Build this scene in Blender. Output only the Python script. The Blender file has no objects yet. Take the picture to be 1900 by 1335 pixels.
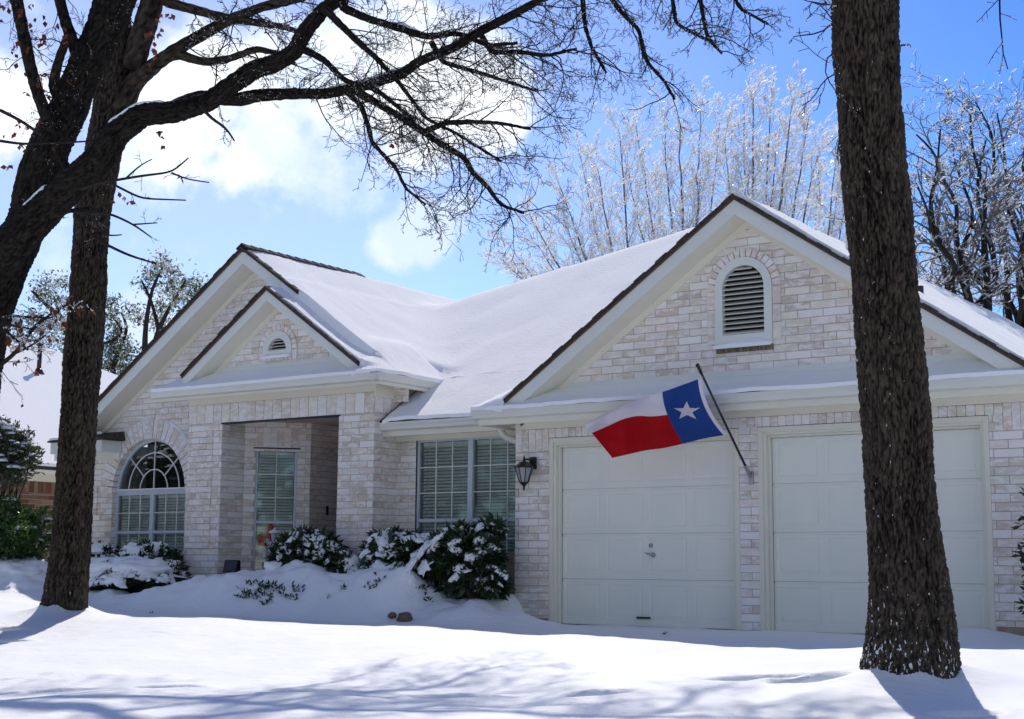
import bpy, bmesh, math, random
import numpy as np
from mathutils import Vector, Matrix, noise as mnoise
rad = math.radians
SC = bpy.context.scene
COL = SC.collection

# ------------------------------------------------------------------ camera, sky, sun, exposure
YAW, PIT, ROLL = .6137, .1406, .0083
CAM = np.array([9.9748, -14.9727, .6589]); FPX = 2731.48
def cam_axes():
    f = np.array([-math.sin(YAW)*math.cos(PIT), math.cos(YAW)*math.cos(PIT), math.sin(PIT)])
    r = np.array([math.cos(YAW), math.sin(YAW), 0.]); u = np.cross(r, f)
    return r*math.cos(ROLL)+u*math.sin(ROLL), -r*math.sin(ROLL)+u*math.cos(ROLL), f
CR, CU, CF = cam_axes()
cd = bpy.data.cameras.new('camera'); cam = bpy.data.objects.new('camera', cd); COL.objects.link(cam)
cd.sensor_width = 36; cd.lens = FPX/1900*36; cd.clip_end = 3000; cd.clip_start = .1
cam.matrix_world = Matrix(((CR[0], CU[0], -CF[0], CAM[0]), (CR[1], CU[1], -CF[1], CAM[1]),
                           (CR[2], CU[2], -CF[2], CAM[2]), (0, 0, 0, 1)))
SC.camera = cam
SUN_AZ, SUN_EL = rad(33), rad(49)          # azimuth measured from +Y towards -X
SUNV = Vector((-math.sin(SUN_AZ)*math.cos(SUN_EL), math.cos(SUN_AZ)*math.cos(SUN_EL), math.sin(SUN_EL)))
sl = bpy.data.lights.new('sun', 'SUN'); sl.energy = 1.95; sl.angle = rad(.8); sl.color = (1, .935, .84)
so = bpy.data.objects.new('sun', sl); COL.objects.link(so)
so.rotation_euler = SUNV.to_track_quat('Z', 'Y').to_euler(); so.location = (0, 30, 30)
SC.view_settings.view_transform = 'Standard'; SC.view_settings.look = 'None'
SC.view_settings.exposure = .82; SC.view_settings.gamma = 1
SC.cycles.max_bounces = 6; SC.cycles.transparent_max_bounces = 12

W = bpy.data.worlds.new('World'); SC.world = W; W.use_nodes = True
nt = W.node_tree; N = nt.nodes; L = nt.links; N.clear()
def nd(t, **k):
    n = N.new(t)
    for a, b in k.items():
        if a == 'inp':
            for i, v in b.items(): n.inputs[i].default_value = v
        else: setattr(n, a, b)
    return n
out = nd('ShaderNodeOutputWorld'); bg = nd('ShaderNodeBackground')
sky = nd('ShaderNodeTexSky', sky_type='NISHITA'); sky.sun_disc = False
sky.sun_elevation = SUN_EL; sky.sun_rotation = -SUN_AZ; sky.air_density = 1.0; sky.dust_density = .25; sky.ozone_density = 2.6
bg.inputs[1].default_value = .12
tc = nd('ShaderNodeTexCoord')
def vray(x, y):
    d = CR*(x-950)/FPX - CU*(y-667.5)/FPX + CF
    return d/np.linalg.norm(d)
# cumulus banks: soft discs on the sky sphere broken up by noise (dir, angular radius, weight)
blobs = [((0, 190), .065, .95), ((60, 120), .04, .7), ((210, 160), .05, .9), ((330, 200), .075, 1.1), ((430, 120), .055, .9), ((540, 190), .085, 1.15), ((680, 130), .06, 1.0), ((780, 170), .07, 1.1), ((900, 200), .055, .95), ((990, 190), .03, .7),
         ((-150, 150), .10, 1.), ((430, 275), .045, .95), ((600, 285), .03, .65), ((520, 300), .03, .7), ((735, 460), .024, .95), ((790, 425), .030, 1.15), ((850, 400), .026, .9), ((80, 450), .045, .9), ((240, 590), .032, .8), ((235, 465), .02, .6),
         ((-450, 400), .15, 1.), ((1040, 180), .018, .5), ((1080, 215), .015, .42), ((345, 470), .02, .45), ((20, 380), .05, .7), ((2600, 300), .1, .8)]
fill_clouds = [((-.3, -.8, .5), .7, .72), ((.8, -.5, .45), .7, .72), ((-.9, -.1, .35), .5, .62), ((.2, -.2, 1.), .5, .60), ((.9, .4, .25), .3, .5)]  # unseen cloud banks overhead and behind, added to lift the ambient light
acc = None
for (x, y), r, w in blobs+[((None, v), r, w) for v, r, w in fill_clouds]:
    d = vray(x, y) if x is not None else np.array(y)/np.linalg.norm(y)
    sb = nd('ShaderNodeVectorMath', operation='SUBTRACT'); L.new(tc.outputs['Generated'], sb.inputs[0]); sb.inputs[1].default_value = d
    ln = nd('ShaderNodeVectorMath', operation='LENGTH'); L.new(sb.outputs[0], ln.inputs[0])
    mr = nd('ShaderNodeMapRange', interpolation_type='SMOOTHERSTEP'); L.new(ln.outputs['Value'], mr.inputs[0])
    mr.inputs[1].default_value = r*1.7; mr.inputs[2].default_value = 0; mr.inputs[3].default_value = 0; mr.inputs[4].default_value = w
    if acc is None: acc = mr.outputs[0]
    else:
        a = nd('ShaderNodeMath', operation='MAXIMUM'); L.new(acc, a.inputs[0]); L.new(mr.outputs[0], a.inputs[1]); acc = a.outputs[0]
n1 = nd('ShaderNodeTexNoise', inp={'Scale': 13., 'Detail': 8., 'Roughness': .6}); L.new(tc.outputs['Generated'], n1.inputs['Vector'])
m1 = nd('ShaderNodeMath', operation='MULTIPLY_ADD'); L.new(n1.outputs[0], m1.inputs[0]); m1.inputs[1].default_value = 2.3; m1.inputs[2].default_value = -1.70
m2 = nd('ShaderNodeMath', operation='ADD'); L.new(acc, m2.inputs[0]); L.new(m1.outputs[0], m2.inputs[1])
mr = nd('ShaderNodeMapRange', interpolation_type='SMOOTHSTEP'); L.new(m2.outputs[0], mr.inputs[0])
mr.inputs[1].default_value = -.08; mr.inputs[2].default_value = .42
mx = nd('ShaderNodeMix', data_type='RGBA'); L.new(mr.outputs[0], mx.inputs[0])
v1 = nd('ShaderNodeVectorMath', operation='SCALE'); L.new(sky.outputs[0], v1.inputs[0]); v1.inputs[3].default_value = .105
gm = nd('ShaderNodeGamma'); L.new(v1.outputs[0], gm.inputs[0]); gm.inputs[1].default_value = 1.8      # deeper winter blue
v2 = nd('ShaderNodeVectorMath', operation='MULTIPLY'); L.new(gm.outputs[0], v2.inputs[0]); v2.inputs[1].default_value = (.66/.12, .80/.12, .97/.12)
# a thin bright veil of high cloud on the sun's side of the sky
sv = nd('ShaderNodeVectorMath', operation='SUBTRACT'); L.new(tc.outputs['Generated'], sv.inputs[0]); sv.inputs[1].default_value = vray(250, 420)
lv = nd('ShaderNodeVectorMath', operation='LENGTH'); L.new(sv.outputs[0], lv.inputs[0])
rv = nd('ShaderNodeMapRange', interpolation_type='SMOOTHSTEP'); L.new(lv.outputs['Value'], rv.inputs[0]); rv.inputs[1].default_value = .62; rv.inputs[2].default_value = .02; rv.inputs[3].default_value = 0; rv.inputs[4].default_value = .36
ve = nd('ShaderNodeMix', data_type='RGBA'); L.new(rv.outputs[0], ve.inputs[0]); L.new(v2.outputs[0], ve.inputs[6]); ve.inputs[7].default_value = (5.4, 5.6, 5.9, 1)
n2 = nd('ShaderNodeTexNoise', inp={'Scale': 9., 'Detail': 5., 'Roughness': .55}); L.new(tc.outputs['Generated'], n2.inputs['Vector'])
cr = nd('ShaderNodeMapRange'); L.new(n2.outputs[0], cr.inputs[0]); cr.inputs[1].default_value = .38; cr.inputs[2].default_value = .56
cc = nd('ShaderNodeMix', data_type='RGBA'); L.new(cr.outputs[0], cc.inputs[0]); cc.inputs[6].default_value = (3.7, 4.4, 5.8, 1); cc.inputs[7].default_value = (5.6, 5.8, 6.1, 1)
L.new(ve.outputs[2], mx.inputs[6]); L.new(cc.outputs[2], mx.inputs[7])
L.new(mx.outputs[2], bg.inputs[0]); L.new(bg.outputs[0], out.inputs[0])

def px(x, y, d):                           # a point of the place, d metres in front of the camera's plane
    return CAM + (CR*(x-950)/FPX - CU*(y-667.5)/FPX + CF)*d
RNG = random.Random(11); NR = np.random.RandomState(5)

# ------------------------------------------------------------------ materials
MATS = {}
def mat(name, base, rough=.7, spec=.5, metallic=0, noise=None, bump=None, coat=0, trans=0, build=None):
    m = bpy.data.materials.new(name); m.use_nodes = True; t = m.node_tree; b = t.nodes['Principled BSDF']
    b.inputs['Base Color'].default_value = (*base, 1); b.inputs['Roughness'].default_value = rough
    b.inputs['Specular IOR Level'].default_value = spec; b.inputs['Metallic'].default_value = metallic
    b.inputs['Coat Weight'].default_value = coat
    tcn = t.nodes.new('ShaderNodeTexCoord')
    if noise:                               # (scale, other colour, amount, stretch)
        sc, c2, amt, st = noise
        mp = t.nodes.new('ShaderNodeMapping'); mp.inputs['Scale'].default_value = st
        t.links.new(tcn.outputs['Object'], mp.inputs['Vector'])
        n = t.nodes.new('ShaderNodeTexNoise'); n.inputs['Scale'].default_value = sc; n.inputs['Detail'].default_value = 5
        t.links.new(mp.outputs[0], n.inputs['Vector'])
        r = t.nodes.new('ShaderNodeMapRange'); r.inputs[1].default_value = .35; r.inputs[2].default_value = .68; r.inputs[4].default_value = amt
        t.links.new(n.outputs[0], r.inputs[0])
        mx = t.nodes.new('ShaderNodeMix'); mx.data_type = 'RGBA'; mx.inputs[6].default_value = (*base, 1); mx.inputs[7].default_value = (*c2, 1)
        t.links.new(r.outputs[0], mx.inputs[0]); t.links.new(mx.outputs[2], b.inputs['Base Color'])
    if bump:                                # (scale, strength, distance, stretch)
        sc, s, dist, st = bump
        mp = t.nodes.new('ShaderNodeMapping'); mp.inputs['Scale'].default_value = st
        t.links.new(tcn.outputs['Object'], mp.inputs['Vector'])
        n = t.nodes.new('ShaderNodeTexNoise'); n.inputs['Scale'].default_value = sc; n.inputs['Detail'].default_value = 6
        t.links.new(mp.outputs[0], n.inputs['Vector'])
        bp = t.nodes.new('ShaderNodeBump'); bp.inputs['Strength'].default_value = s; bp.inputs['Distance'].default_value = dist
        t.links.new(n.outputs[0], bp.inputs['Height']); t.links.new(bp.outputs[0], b.inputs['Normal'])
    if trans:                               # thin leaf or ice: part of the light goes through
        tr = t.nodes.new('ShaderNodeBsdfTranslucent'); tr.inputs[0].default_value = (*[min(1, c*1.3) for c in base], 1)
        ms = t.nodes.new('ShaderNodeMixShader'); ms.inputs[0].default_value = trans
        t.links.new(b.outputs[0], ms.inputs[1]); t.links.new(tr.outputs[0], ms.inputs[2])
        t.links.new(ms.outputs[0], t.nodes['Material Output'].inputs[0])
    if build: build(t, b, tcn)
    MATS[name] = m; return m

def snow_nodes(scale_fine, wind):
    def f(t, b, tcn):
        n1 = t.nodes.new('ShaderNodeTexNoise'); n1.inputs['Scale'].default_value = scale_fine; n1.inputs['Detail'].default_value = 4
        mp = t.nodes.new('ShaderNodeMapping'); mp.inputs['Scale'].default_value = wind; mp.inputs['Rotation'].default_value = (0, 0, .5)
        n2 = t.nodes.new('ShaderNodeTexNoise'); n2.inputs['Scale'].default_value = 6; n2.inputs['Detail'].default_value = 8
        t.links.new(tcn.outputs['Object'], n1.inputs['Vector']); t.links.new(tcn.outputs['Object'], mp.inputs[0]); t.links.new(mp.outputs[0], n2.inputs['Vector'])
        b1 = t.nodes.new('ShaderNodeBump'); b1.inputs['Strength'].default_value = .55; b1.inputs['Distance'].default_value = .006
        b2 = t.nodes.new('ShaderNodeBump'); b2.inputs['Strength'].default_value = .6; b2.inputs['Distance'].default_value = .018
        t.links.new(n1.outputs[0], b1.inputs['Height']); t.links.new(n2.outputs[0], b2.inputs['Height'])
        t.links.new(b2.outputs[0], b1.inputs['Normal']); t.links.new(b1.outputs[0], b.inputs['Normal'])
    return f
mat('snow', (.90, .92, .95), .6, .35, build=snow_nodes(90, (1, 3, 1)))
mat('roof_snow', (.95, .955, .965), 1.0, .7, build=snow_nodes(70, (2.5, 6, 1)))
mat('shrub_snow', (.92, .935, .96), .6, .25, bump=(60, .3, .005, (1, 1, 1)))
def brick_nodes(t, b, tcn):
    at = t.nodes.new('ShaderNodeAttribute'); at.attribute_name = 'tint'
    n = t.nodes.new('ShaderNodeTexNoise'); n.inputs['Scale'].default_value = 9; n.inputs['Detail'].default_value = 7; n.inputs['Roughness'].default_value = .7
    mp = t.nodes.new('ShaderNodeMapping'); mp.inputs['Scale'].default_value = (.7, .7, 1.7)
    t.links.new(tcn.outputs['Object'], mp.inputs[0])
    # each brick gets its own piece of the whitewash pattern
    ad = t.nodes.new('ShaderNodeVectorMath'); ad.operation = 'MULTIPLY_ADD'; ad.inputs[1].default_value = (37, 53, 71)
    t.links.new(at.outputs['Color'], ad.inputs[0]); t.links.new(mp.outputs[0], ad.inputs[2]); t.links.new(ad.outputs[0], n.inputs['Vector'])
    r = t.nodes.new('ShaderNodeMapRange'); r.inputs[1].default_value = .46; r.inputs[2].default_value = .58; r.inputs[4].default_value = .8
    t.links.new(n.outputs[0], r.inputs[0])
    mx = t.nodes.new('ShaderNodeMix'); mx.data_type = 'RGBA'; mx.inputs[7].default_value = (.90, .87, .84, 1)
    t.links.new(at.outputs['Color'], mx.inputs[6]); t.links.new(r.outputs[0], mx.inputs[0]); t.links.new(mx.outputs[2], b.inputs['Base Color'])
    n3 = t.nodes.new('ShaderNodeTexNoise'); n3.inputs['Scale'].default_value = 45; n3.inputs['Detail'].default_value = 6
    t.links.new(tcn.outputs['Object'], n3.inputs['Vector'])
    bp = t.nodes.new('ShaderNodeBump'); bp.inputs['Strength'].default_value = .6; bp.inputs['Distance'].default_value = .006
    t.links.new(n3.outputs[0], bp.inputs['Height']); t.links.new(bp.outputs[0], b.inputs['Normal'])
mat('brick', (.6, .55, .5), .85, .3, build=brick_nodes)
mat('mortar', (.46, .37, .31), .95, .1, noise=(14, (.60, .53, .46), .9, (1, 1, 1)))
mat('cream_trim', (.80, .77, .64), .5, .4, noise=(3, (.73, .70, .58), .5, (1, 1, 1)))
mat('white_trim', (.76, .78, .73), .45, .4, noise=(4, (.68, .71, .67), .4, (1, 1, 1)))
mat('door_paint', (.85, .84, .74), .4, .45, noise=(2.5, (.77, .79, .71), .6, (1, 1, .6)))
mat('brown_board', (.11, .065, .045), .7, .3, noise=(8, (.07, .045, .035), .8, (1, 1, 1)))
mat('shingle', (.035, .03, .028), .9, .2, noise=(20, (.085, .075, .065), .9, (1, 1, 1)), bump=(50, .8, .01, (1, 1, 1)))
mat('gutter_paint', (.74, .745, .67), .38, .5, noise=(5, (.66, .66, .58), .5, (.4, .4, 1)))
mat('aluminium', (.60, .66, .70), .35, .5, noise=(9, (.52, .58, .62), .5, (1, 1, 1)))
mat('blind', (.90, .90, .86), .6, .3)
mat('curtain', (.45, .46, .42), .9, .1)
mat('dark_inside', (.03, .03, .03), .9, .1)
mat('louver', (.66, .65, .55), .55, .4)
mat('moss', (.10, .075, .03), .95, .1, noise=(25, (.3, .26, .2), .9, (3, 3, .6)))
mat('black_metal', (.012, .012, .013), .35, .5, bump=(60, .2, .003, (1, 1, 1)))
mat('steel', (.45, .46, .47), .3, .5, 1)
mat('lamp_glass', (.5, .52, .52), .25, .5, trans=.4)
mat('concrete', (.33, .22, .15), .95, .2, noise=(8, (.42, .36, .3), .8, (1, 1, 1)))
mat('floor_slab', (.3, .28, .26), .9, .2, noise=(8, (.4, .38, .35), .8, (1, 1, 1)))
mat('entry_door', (.07, .04, .03), .5, .4)
mat('flag_red', (.46, .006, .010), .75, .15, trans=.3, bump=(9, .25, .03, (1, 1, 1)))
mat('flag_white', (.74, .70, .76), .75, .15, trans=.2, bump=(9, .25, .03, (1, 1, 1)))
mat('flag_blue', (.02, .065, .26), .75, .15, trans=.25, bump=(9, .25, .03, (1, 1, 1)))
mat('rock', (.13, .085, .07), .9, .2, noise=(12, (.24, .17, .13), .8, (1, 1, 1)), bump=(25, .7, .02, (1, 1, 1)))
mat('red_cloth', (.55, .03, .03), .8, .2)
mat('plaid', (.02, .03, .08), .9, .1, build=None)
def plaid_nodes(t, b, tcn):
    w = t.nodes.new('ShaderNodeTexChecker'); w.inputs['Scale'].default_value = 38
    w.inputs[1].default_value = (.015, .02, .06, 1); w.inputs[2].default_value = (.5, .5, .55, 1)
    t.links.new(tcn.outputs['Object'], w.inputs[0]); t.links.new(w.outputs[0], b.inputs['Base Color'])
mat('plaid', (.02, .03, .08), .9, .1, build=plaid_nodes)
mat('dead_leaf', (.17, .045, .02), .7, .3, trans=.3, noise=(6, (.08, .03, .015), .8, (1, 1, 1)))
mat('rhodo_leaf', (.024, .052, .016), .32, .5, noise=(7, (.02, .04, .02), .8, (1, 1, 1)), trans=.12)
mat('bright_leaf', (.07, .135, .028), .32, .5, noise=(5, (.03, .07, .02), .8, (1, 1, 1)), trans=.3)
mat('oak_leaf', (.085, .105, .055), .45, .5, noise=(4, (.045, .06, .03), .8, (1, 1, 1)), trans=.3)
mat('icy_leaf', (.42, .44, .37), .2, .6, noise=(6, (.3, .33, .26), .7, (1, 1, 1)), trans=.45)
mat('twig', (.018, .015, .013), .8, .2, noise=(6, (.04, .033, .028), .6, (1, 1, 1)))
mat('pale_bark', (.11, .10, .09), .85, .3, noise=(7, (.19, .18, .165), .7, (1, 1, 1)))
mat('grey_twig', (.085, .08, .075), .6, .3, noise=(5, (.20, .20, .20), .7, (1, 1, 1)))
mat('dark_bark', (.035, .03, .026), .85, .2, noise=(7, (.05, .043, .036), .7, (1, 1, 1)))
mat('frost_twig', (.62, .63, .64), .35, .5, trans=.5)
mat('ice', (.98, .98, .98), .15, .8, trans=.8)
mat('stem', (.06, .045, .03), .85, .2)
def bark_nodes(t, b, tcn, top=(.088, .069, .051, 1)):
    mp = t.nodes.new('ShaderNodeMapping'); mp.inputs['Scale'].default_value = (1, 1, .25)
    t.links.new(tcn.outputs['Object'], mp.inputs[0])
    v = t.nodes.new('ShaderNodeTexVoronoi'); v.inputs['Scale'].default_value = 55; v.feature = 'F1'
    n = t.nodes.new('ShaderNodeTexNoise'); n.inputs['Scale'].default_value = 30; n.inputs['Detail'].default_value = 8; n.inputs['Roughness'].default_value = .7
    t.links.new(mp.outputs[0], v.inputs['Vector']); t.links.new(mp.outputs[0], n.inputs['Vector'])
    at = t.nodes.new('ShaderNodeAttribute'); at.attribute_name = 'crack'
    cr = t.nodes.new('ShaderNodeValToRGB'); e = cr.color_ramp.elements
    e[0].position = .25; e[0].color = (.003, .0025, .002, 1); e[1].position = .9; e[1].color = top
    ad = t.nodes.new('ShaderNodeMath'); ad.operation = 'MULTIPLY_ADD'; ad.inputs[1].default_value = .55
    t.links.new(n.outputs[0], ad.inputs[0]); sc = t.nodes.new('ShaderNodeMath'); sc.operation = 'MULTIPLY'; sc.inputs[1].default_value = .5
    t.links.new(at.outputs['Fac'], sc.inputs[0]); t.links.new(sc.outputs[0], ad.inputs[2]); t.links.new(ad.outputs[0], cr.inputs[0])
    # snow caught in the bark
    at2 = t.nodes.new('ShaderNodeAttribute'); at2.attribute_name = 'snowy'
    n4 = t.nodes.new('ShaderNodeTexNoise'); n4.inputs['Scale'].default_value = 55; n4.inputs['Detail'].default_value = 3
    mp4 = t.nodes.new('ShaderNodeMapping'); mp4.inputs['Scale'].default_value = (1, 1, .38)
    t.links.new(tcn.outputs['Object'], mp4.inputs[0]); t.links.new(mp4.outputs[0], n4.inputs['Vector'])
    s1 = t.nodes.new('ShaderNodeMath'); s1.operation = 'ADD'; t.links.new(n4.outputs[0], s1.inputs[0]); t.links.new(at2.outputs['Fac'], s1.inputs[1])
    s2 = t.nodes.new('ShaderNodeMapRange'); s2.inputs[1].default_value = .80; s2.inputs[2].default_value = .84; t.links.new(s1.outputs[0], s2.inputs[0])
    mx = t.nodes.new('ShaderNodeMix'); mx.data_type = 'RGBA'; mx.inputs[7].default_value = (.85, .87, .92, 1)
    t.links.new(s2.outputs[0], mx.inputs[0]); t.links.new(cr.outputs[0], mx.inputs[6]); t.links.new(mx.outputs[2], b.inputs['Base Color'])
    bp = t.nodes.new('ShaderNodeBump'); bp.inputs['Strength'].default_value = .9; bp.inputs['Distance'].default_value = .012
    a2 = t.nodes.new('ShaderNodeMath'); a2.operation = 'ADD'; t.links.new(n.outputs[0], a2.inputs[0]); t.links.new(v.outputs['Distance'], a2.inputs[1])
    t.links.new(a2.outputs[0], bp.inputs['Height']); t.links.new(bp.outputs[0], b.inputs['Normal'])
mat('bark', (.1, .08, .06), .9, .15, build=bark_nodes)
mat('shaded_bark', (.05, .04, .03), .9, .12, build=lambda t, b, c: bark_nodes(t, b, c, (.036, .029, .023, 1)))  # darker bark copy; dimness of the leaning oak's limbs put into the colour
def glass(name, refl, tint, base_alpha):
    m = bpy.data.materials.new(name); m.use_nodes = True; t = m.node_tree; t.nodes.clear()
    o = t.nodes.new('ShaderNodeOutputMaterial'); tr = t.nodes.new('ShaderNodeBsdfTransparent'); tr.inputs[0].default_value = (*tint, 1)
    g = t.nodes.new('ShaderNodeBsdfGlossy'); g.inputs['Roughness'].default_value = .03; g.inputs[0].default_value = (.9, .95, 1, 1)
    fr = t.nodes.new('ShaderNodeFresnel'); fr.inputs[0].default_value = 1.5
    a = t.nodes.new('ShaderNodeMath'); a.operation = 'MULTIPLY_ADD'; a.inputs[1].default_value = refl; a.inputs[2].default_value = base_alpha
    t.links.new(fr.outputs[0], a.inputs[0]); ms = t.nodes.new('ShaderNodeMixShader'); t.links.new(a.outputs[0], ms.inputs[0])
    t.links.new(tr.outputs[0], ms.inputs[1]); t.links.new(g.outputs[0], ms.inputs[2]); t.links.new(ms.outputs[0], o.inputs[0]); MATS[name] = m
glass('glass', 1.7, (.90, .95, .92), .05)

# ------------------------------------------------------------------ mesh helpers
def props(o, label=None, cat=None, group=None, kind=None):
    if label: o['label'] = label
    if cat: o['category'] = cat
    if group: o['group'] = group
    if kind: o['kind'] = kind
    return o
def thing(name, loc, label, cat, group=None):
    o = bpy.data.objects.new(name, None); COL.objects.link(o); o.location = [float(c) for c in loc]; o.empty_display_size = .2
    return props(o, label, cat, group)
def root_loc(o):
    l = Vector((0, 0, 0))
    while o is not None: l += o.location; o = o.parent
    return l
class MB:
    def __init__(s): s.v = []; s.f = []; s.n = 0; s.col = []; s.attr = {}
    def add(s, verts, faces, col=None):
        verts = np.asarray(verts, float).reshape(-1, 3); s.v.append(verts)
        s.f.extend([tuple(i+s.n for i in f) for f in faces]); s.n += len(verts)
        if col is not None: s.col.extend([col]*len(verts))
    def quad(s, a, b, c, d, col=None): s.add([a, b, c, d], [(0, 1, 2, 3)], col)
    def hexa(s, c8, col=None): s.add(c8, [(0, 3, 2, 1), (4, 5, 6, 7), (0, 1, 5, 4), (1, 2, 6, 5), (2, 3, 7, 6), (3, 0, 4, 7)], col)
    def box(s, F, u0, u1, v0, v1, z0, z1, col=None):
        p = F.p
        s.hexa([p(u0, v0, z0), p(u0, v1, z0), p(u1, v1, z0), p(u1, v0, z0), p(u0, v0, z1), p(u0, v1, z1), p(u1, v1, z1), p(u1, v0, z1)], col)
    def build(s, name, m, parent=None, smooth=False, loc=None, bevel=0, attrs=None, fix=True):
        me = bpy.data.meshes.new(name)
        V = np.concatenate(s.v) if s.v else np.zeros((0, 3))
        if parent is not None: off = np.array(root_loc(parent))
        elif loc is not None: off = np.array(loc, float)
        else: off = np.zeros(3)
        me.from_pydata((V-off).tolist(), [], s.f)
        if s.col:
            a = me.color_attributes.new('tint', 'FLOAT_COLOR', 'POINT')
            a.data.foreach_set('color', np.hstack([np.array(s.col, float).reshape(-1, 3), np.ones((len(s.col), 1))]).ravel())
        for k, arr in (attrs or {}).items():
            a = me.attributes.new(k, 'FLOAT', 'POINT'); a.data.foreach_set('value', np.asarray(arr, np.float32))
        for mm in (m if isinstance(m, (list, tuple)) else [m]): me.materials.append(MATS[mm])
        if smooth: me.polygons.foreach_set('use_smooth', [True]*len(me.polygons))
        me.update()
        o = bpy.data.objects.new(name, me); COL.objects.link(o)
        if parent is not None: o.parent = parent
        elif loc is not None: o.location = [float(c) for c in loc]
        if bevel:
            b = o.modifiers.new('bevel', 'BEVEL'); b.width = bevel; b.segments = 2; b.limit_method = 'ANGLE'
        return o
class Fr:                                   # a wall's own frame: u along it, v out of it, z up
    def __init__(s, x, y, ang=0):
        s.o = np.array([x, y, 0.]); s.u = np.array([math.cos(ang), math.sin(ang), 0]); s.n = np.array([math.sin(ang), -math.cos(ang), 0])
    def p(s, u, v, z): return s.o+s.u*u+s.n*v+np.array([0, 0, z])
F0 = Fr(0, 0)
def FY(y): return Fr(0, y)

def tube(mb, P, R, sides=5, cap=True, col=None):
    P = np.asarray(P, float); n = len(P); R = np.broadcast_to(np.asarray(R, float), (n,))
    T = np.gradient(P, axis=0); T /= np.linalg.norm(T, axis=1)[:, None]+1e-9
    ref = np.array([.31, .17, .93]) if abs(T[0][2]) < .8 else np.array([.93, .3, .1])
    A = np.cross(T, ref); A /= np.linalg.norm(A, axis=1)[:, None]+1e-9; B = np.cross(T, A)
    th = np.arange(sides)*2*math.pi/sides
    V = P[:, None, :]+R[:, None, None]*(np.cos(th)[None, :, None]*A[:, None, :]+np.sin(th)[None, :, None]*B[:, None, :])
    F = []
    for i in range(n-1):
        for j in range(sides):
            k = (j+1) % sides; F.append((i*sides+j, i*sides+k, (i+1)*sides+k, (i+1)*sides+j))
    if cap: F.append(tuple(range(sides-1, -1, -1))); F.append(tuple((n-1)*sides+j for j in range(sides)))
    mb.add(V.reshape(-1, 3), F, col)
def ball(mb, c, r, seg=8, rings=6, col=None):
    r = np.broadcast_to(np.asarray(r, float), (3,)); V = []; F = []
    for i in range(rings+1):
        a = math.pi*i/rings
        for j in range(seg):
            b = 2*math.pi*j/seg; V.append([c[0]+r[0]*math.sin(a)*math.cos(b), c[1]+r[1]*math.sin(a)*math.sin(b), c[2]+r[2]*math.cos(a)])
    for i in range(rings):
        for j in range(seg):
            k = (j+1) % seg; F.append((i*seg+j, (i+1)*seg+j, (i+1)*seg+k, i*seg+k))
    mb.add(V, F, col)
def lathe(mb, c, prof, seg=12):             # profile of (radius, z) round a vertical axis
    V = []; F = []
    for r, z in prof:
        for j in range(seg):
            b = 2*math.pi*j/seg; V.append([c[0]+r*math.cos(b), c[1]+r*math.sin(b), c[2]+z])
    for i in range(len(prof)-1):
        for j in range(seg):
            k = (j+1) % seg; F.append((i*seg+j, i*seg+k, (i+1)*seg+k, (i+1)*seg+j))
    mb.add(V, F)
def sm(a, b, x):
    t = np.clip((x-a)/(b-a), 0, 1); return t*t*(3-2*t)

# value noise in numpy (smooth, repeatable)
def _h(ix, iy, s): 
    n = (ix*374761393+iy*668265263+s*974634777) & 0x7fffffff
    n = ((n ^ (n >> 13))*1274126177) & 0x7fffffff
    return ((n ^ (n >> 16)) & 0xffff)/65535.
def vn(x, y, s=0):
    x = np.asarray(x, float); y = np.asarray(y, float); ix = np.floor(x).astype(np.int64); iy = np.floor(y).astype(np.int64)
    fx = x-ix; fy = y-iy; fx = fx*fx*(3-2*fx); fy = fy*fy*(3-2*fy)
    return ((_h(ix, iy, s)*(1-fx)+_h(ix+1, iy, s)*fx)*(1-fy)+(_h(ix, iy+1, s)*(1-fx)+_h(ix+1, iy+1, s)*fx)*fy)*2-1
def fbm(x, y, s=0, o=4): return sum(vn(x*2**i, y*2**i, s+i)*.5**i for i in range(o))

# ------------------------------------------------------------------ snow-covered ground
bx = np.array([-14, -10, -9, -8.2, -7.6, -5.9, -5.3, -4.5, -3.5, -2.7, -1.9, -1.0, -.3, .1, .45, .8, 30])
bz = np.array([.45, .52, .52, .40, .24, .16, .28, .42, .47, .47, .42, .27, .26, .2, .1, 0, 0])
BUMPS = [(-4.9, -1.15, .45, .3, .07), (-4.3, -1.5, .35, .22, .08), (-3.9, -.75, .5, .3, .09), (-3.3, -1.5, .4, .22, .08), (-2.75, -1.2, .45, .25, .10), (-2.2, -.62, .32, .3, .20), (-1.8, -.95, .28, .25, .20), (-1.55, -.75, .2, .25, .16), (-3.5, -.75, .35, .2, .16), (-2.45, -1.45, .3, .2, .06), (-5.1, -1.6, .3, .2, .05),
         (-8.6, -1.3, .6, .4, .14), (-9.5, -.7, .5, .4, .12), (-3.5, -.35, .45, .3, .12), (5.3, -.35, .5, .4, .10), (-.2, -1.05, .5, .25, .06)]
TREES = {'right': (6.62, -5.95), 'left': (-3.55, -4.35)}
FOOT = [(95, 1274, .17), (308, 1277, .19), (556, 1282, .19), (838, 1285, .19), (1108, 1284, .2), (15, 1165, .16), (5, 1182, .2), (1790, 1312, .16), (1500, 1268, .2), (1410, 1262, .3)]
def sm(a, b, x):
    t = np.clip((x-a)/(b-a), 0, 1); return t*t*(3-2*t)
def base_g(x, y):
    s = np.clip((-2.5-x)/6.5, 0, 1); z = .24*s*s*(3-2*s)
    z = z+.07*sm(-1.8, -4.0, y)+np.where(y < -4.6, .055*(y+4.6), 0)*np.clip((y+60)/40, .0, 1)
    return z
FP = []
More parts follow.
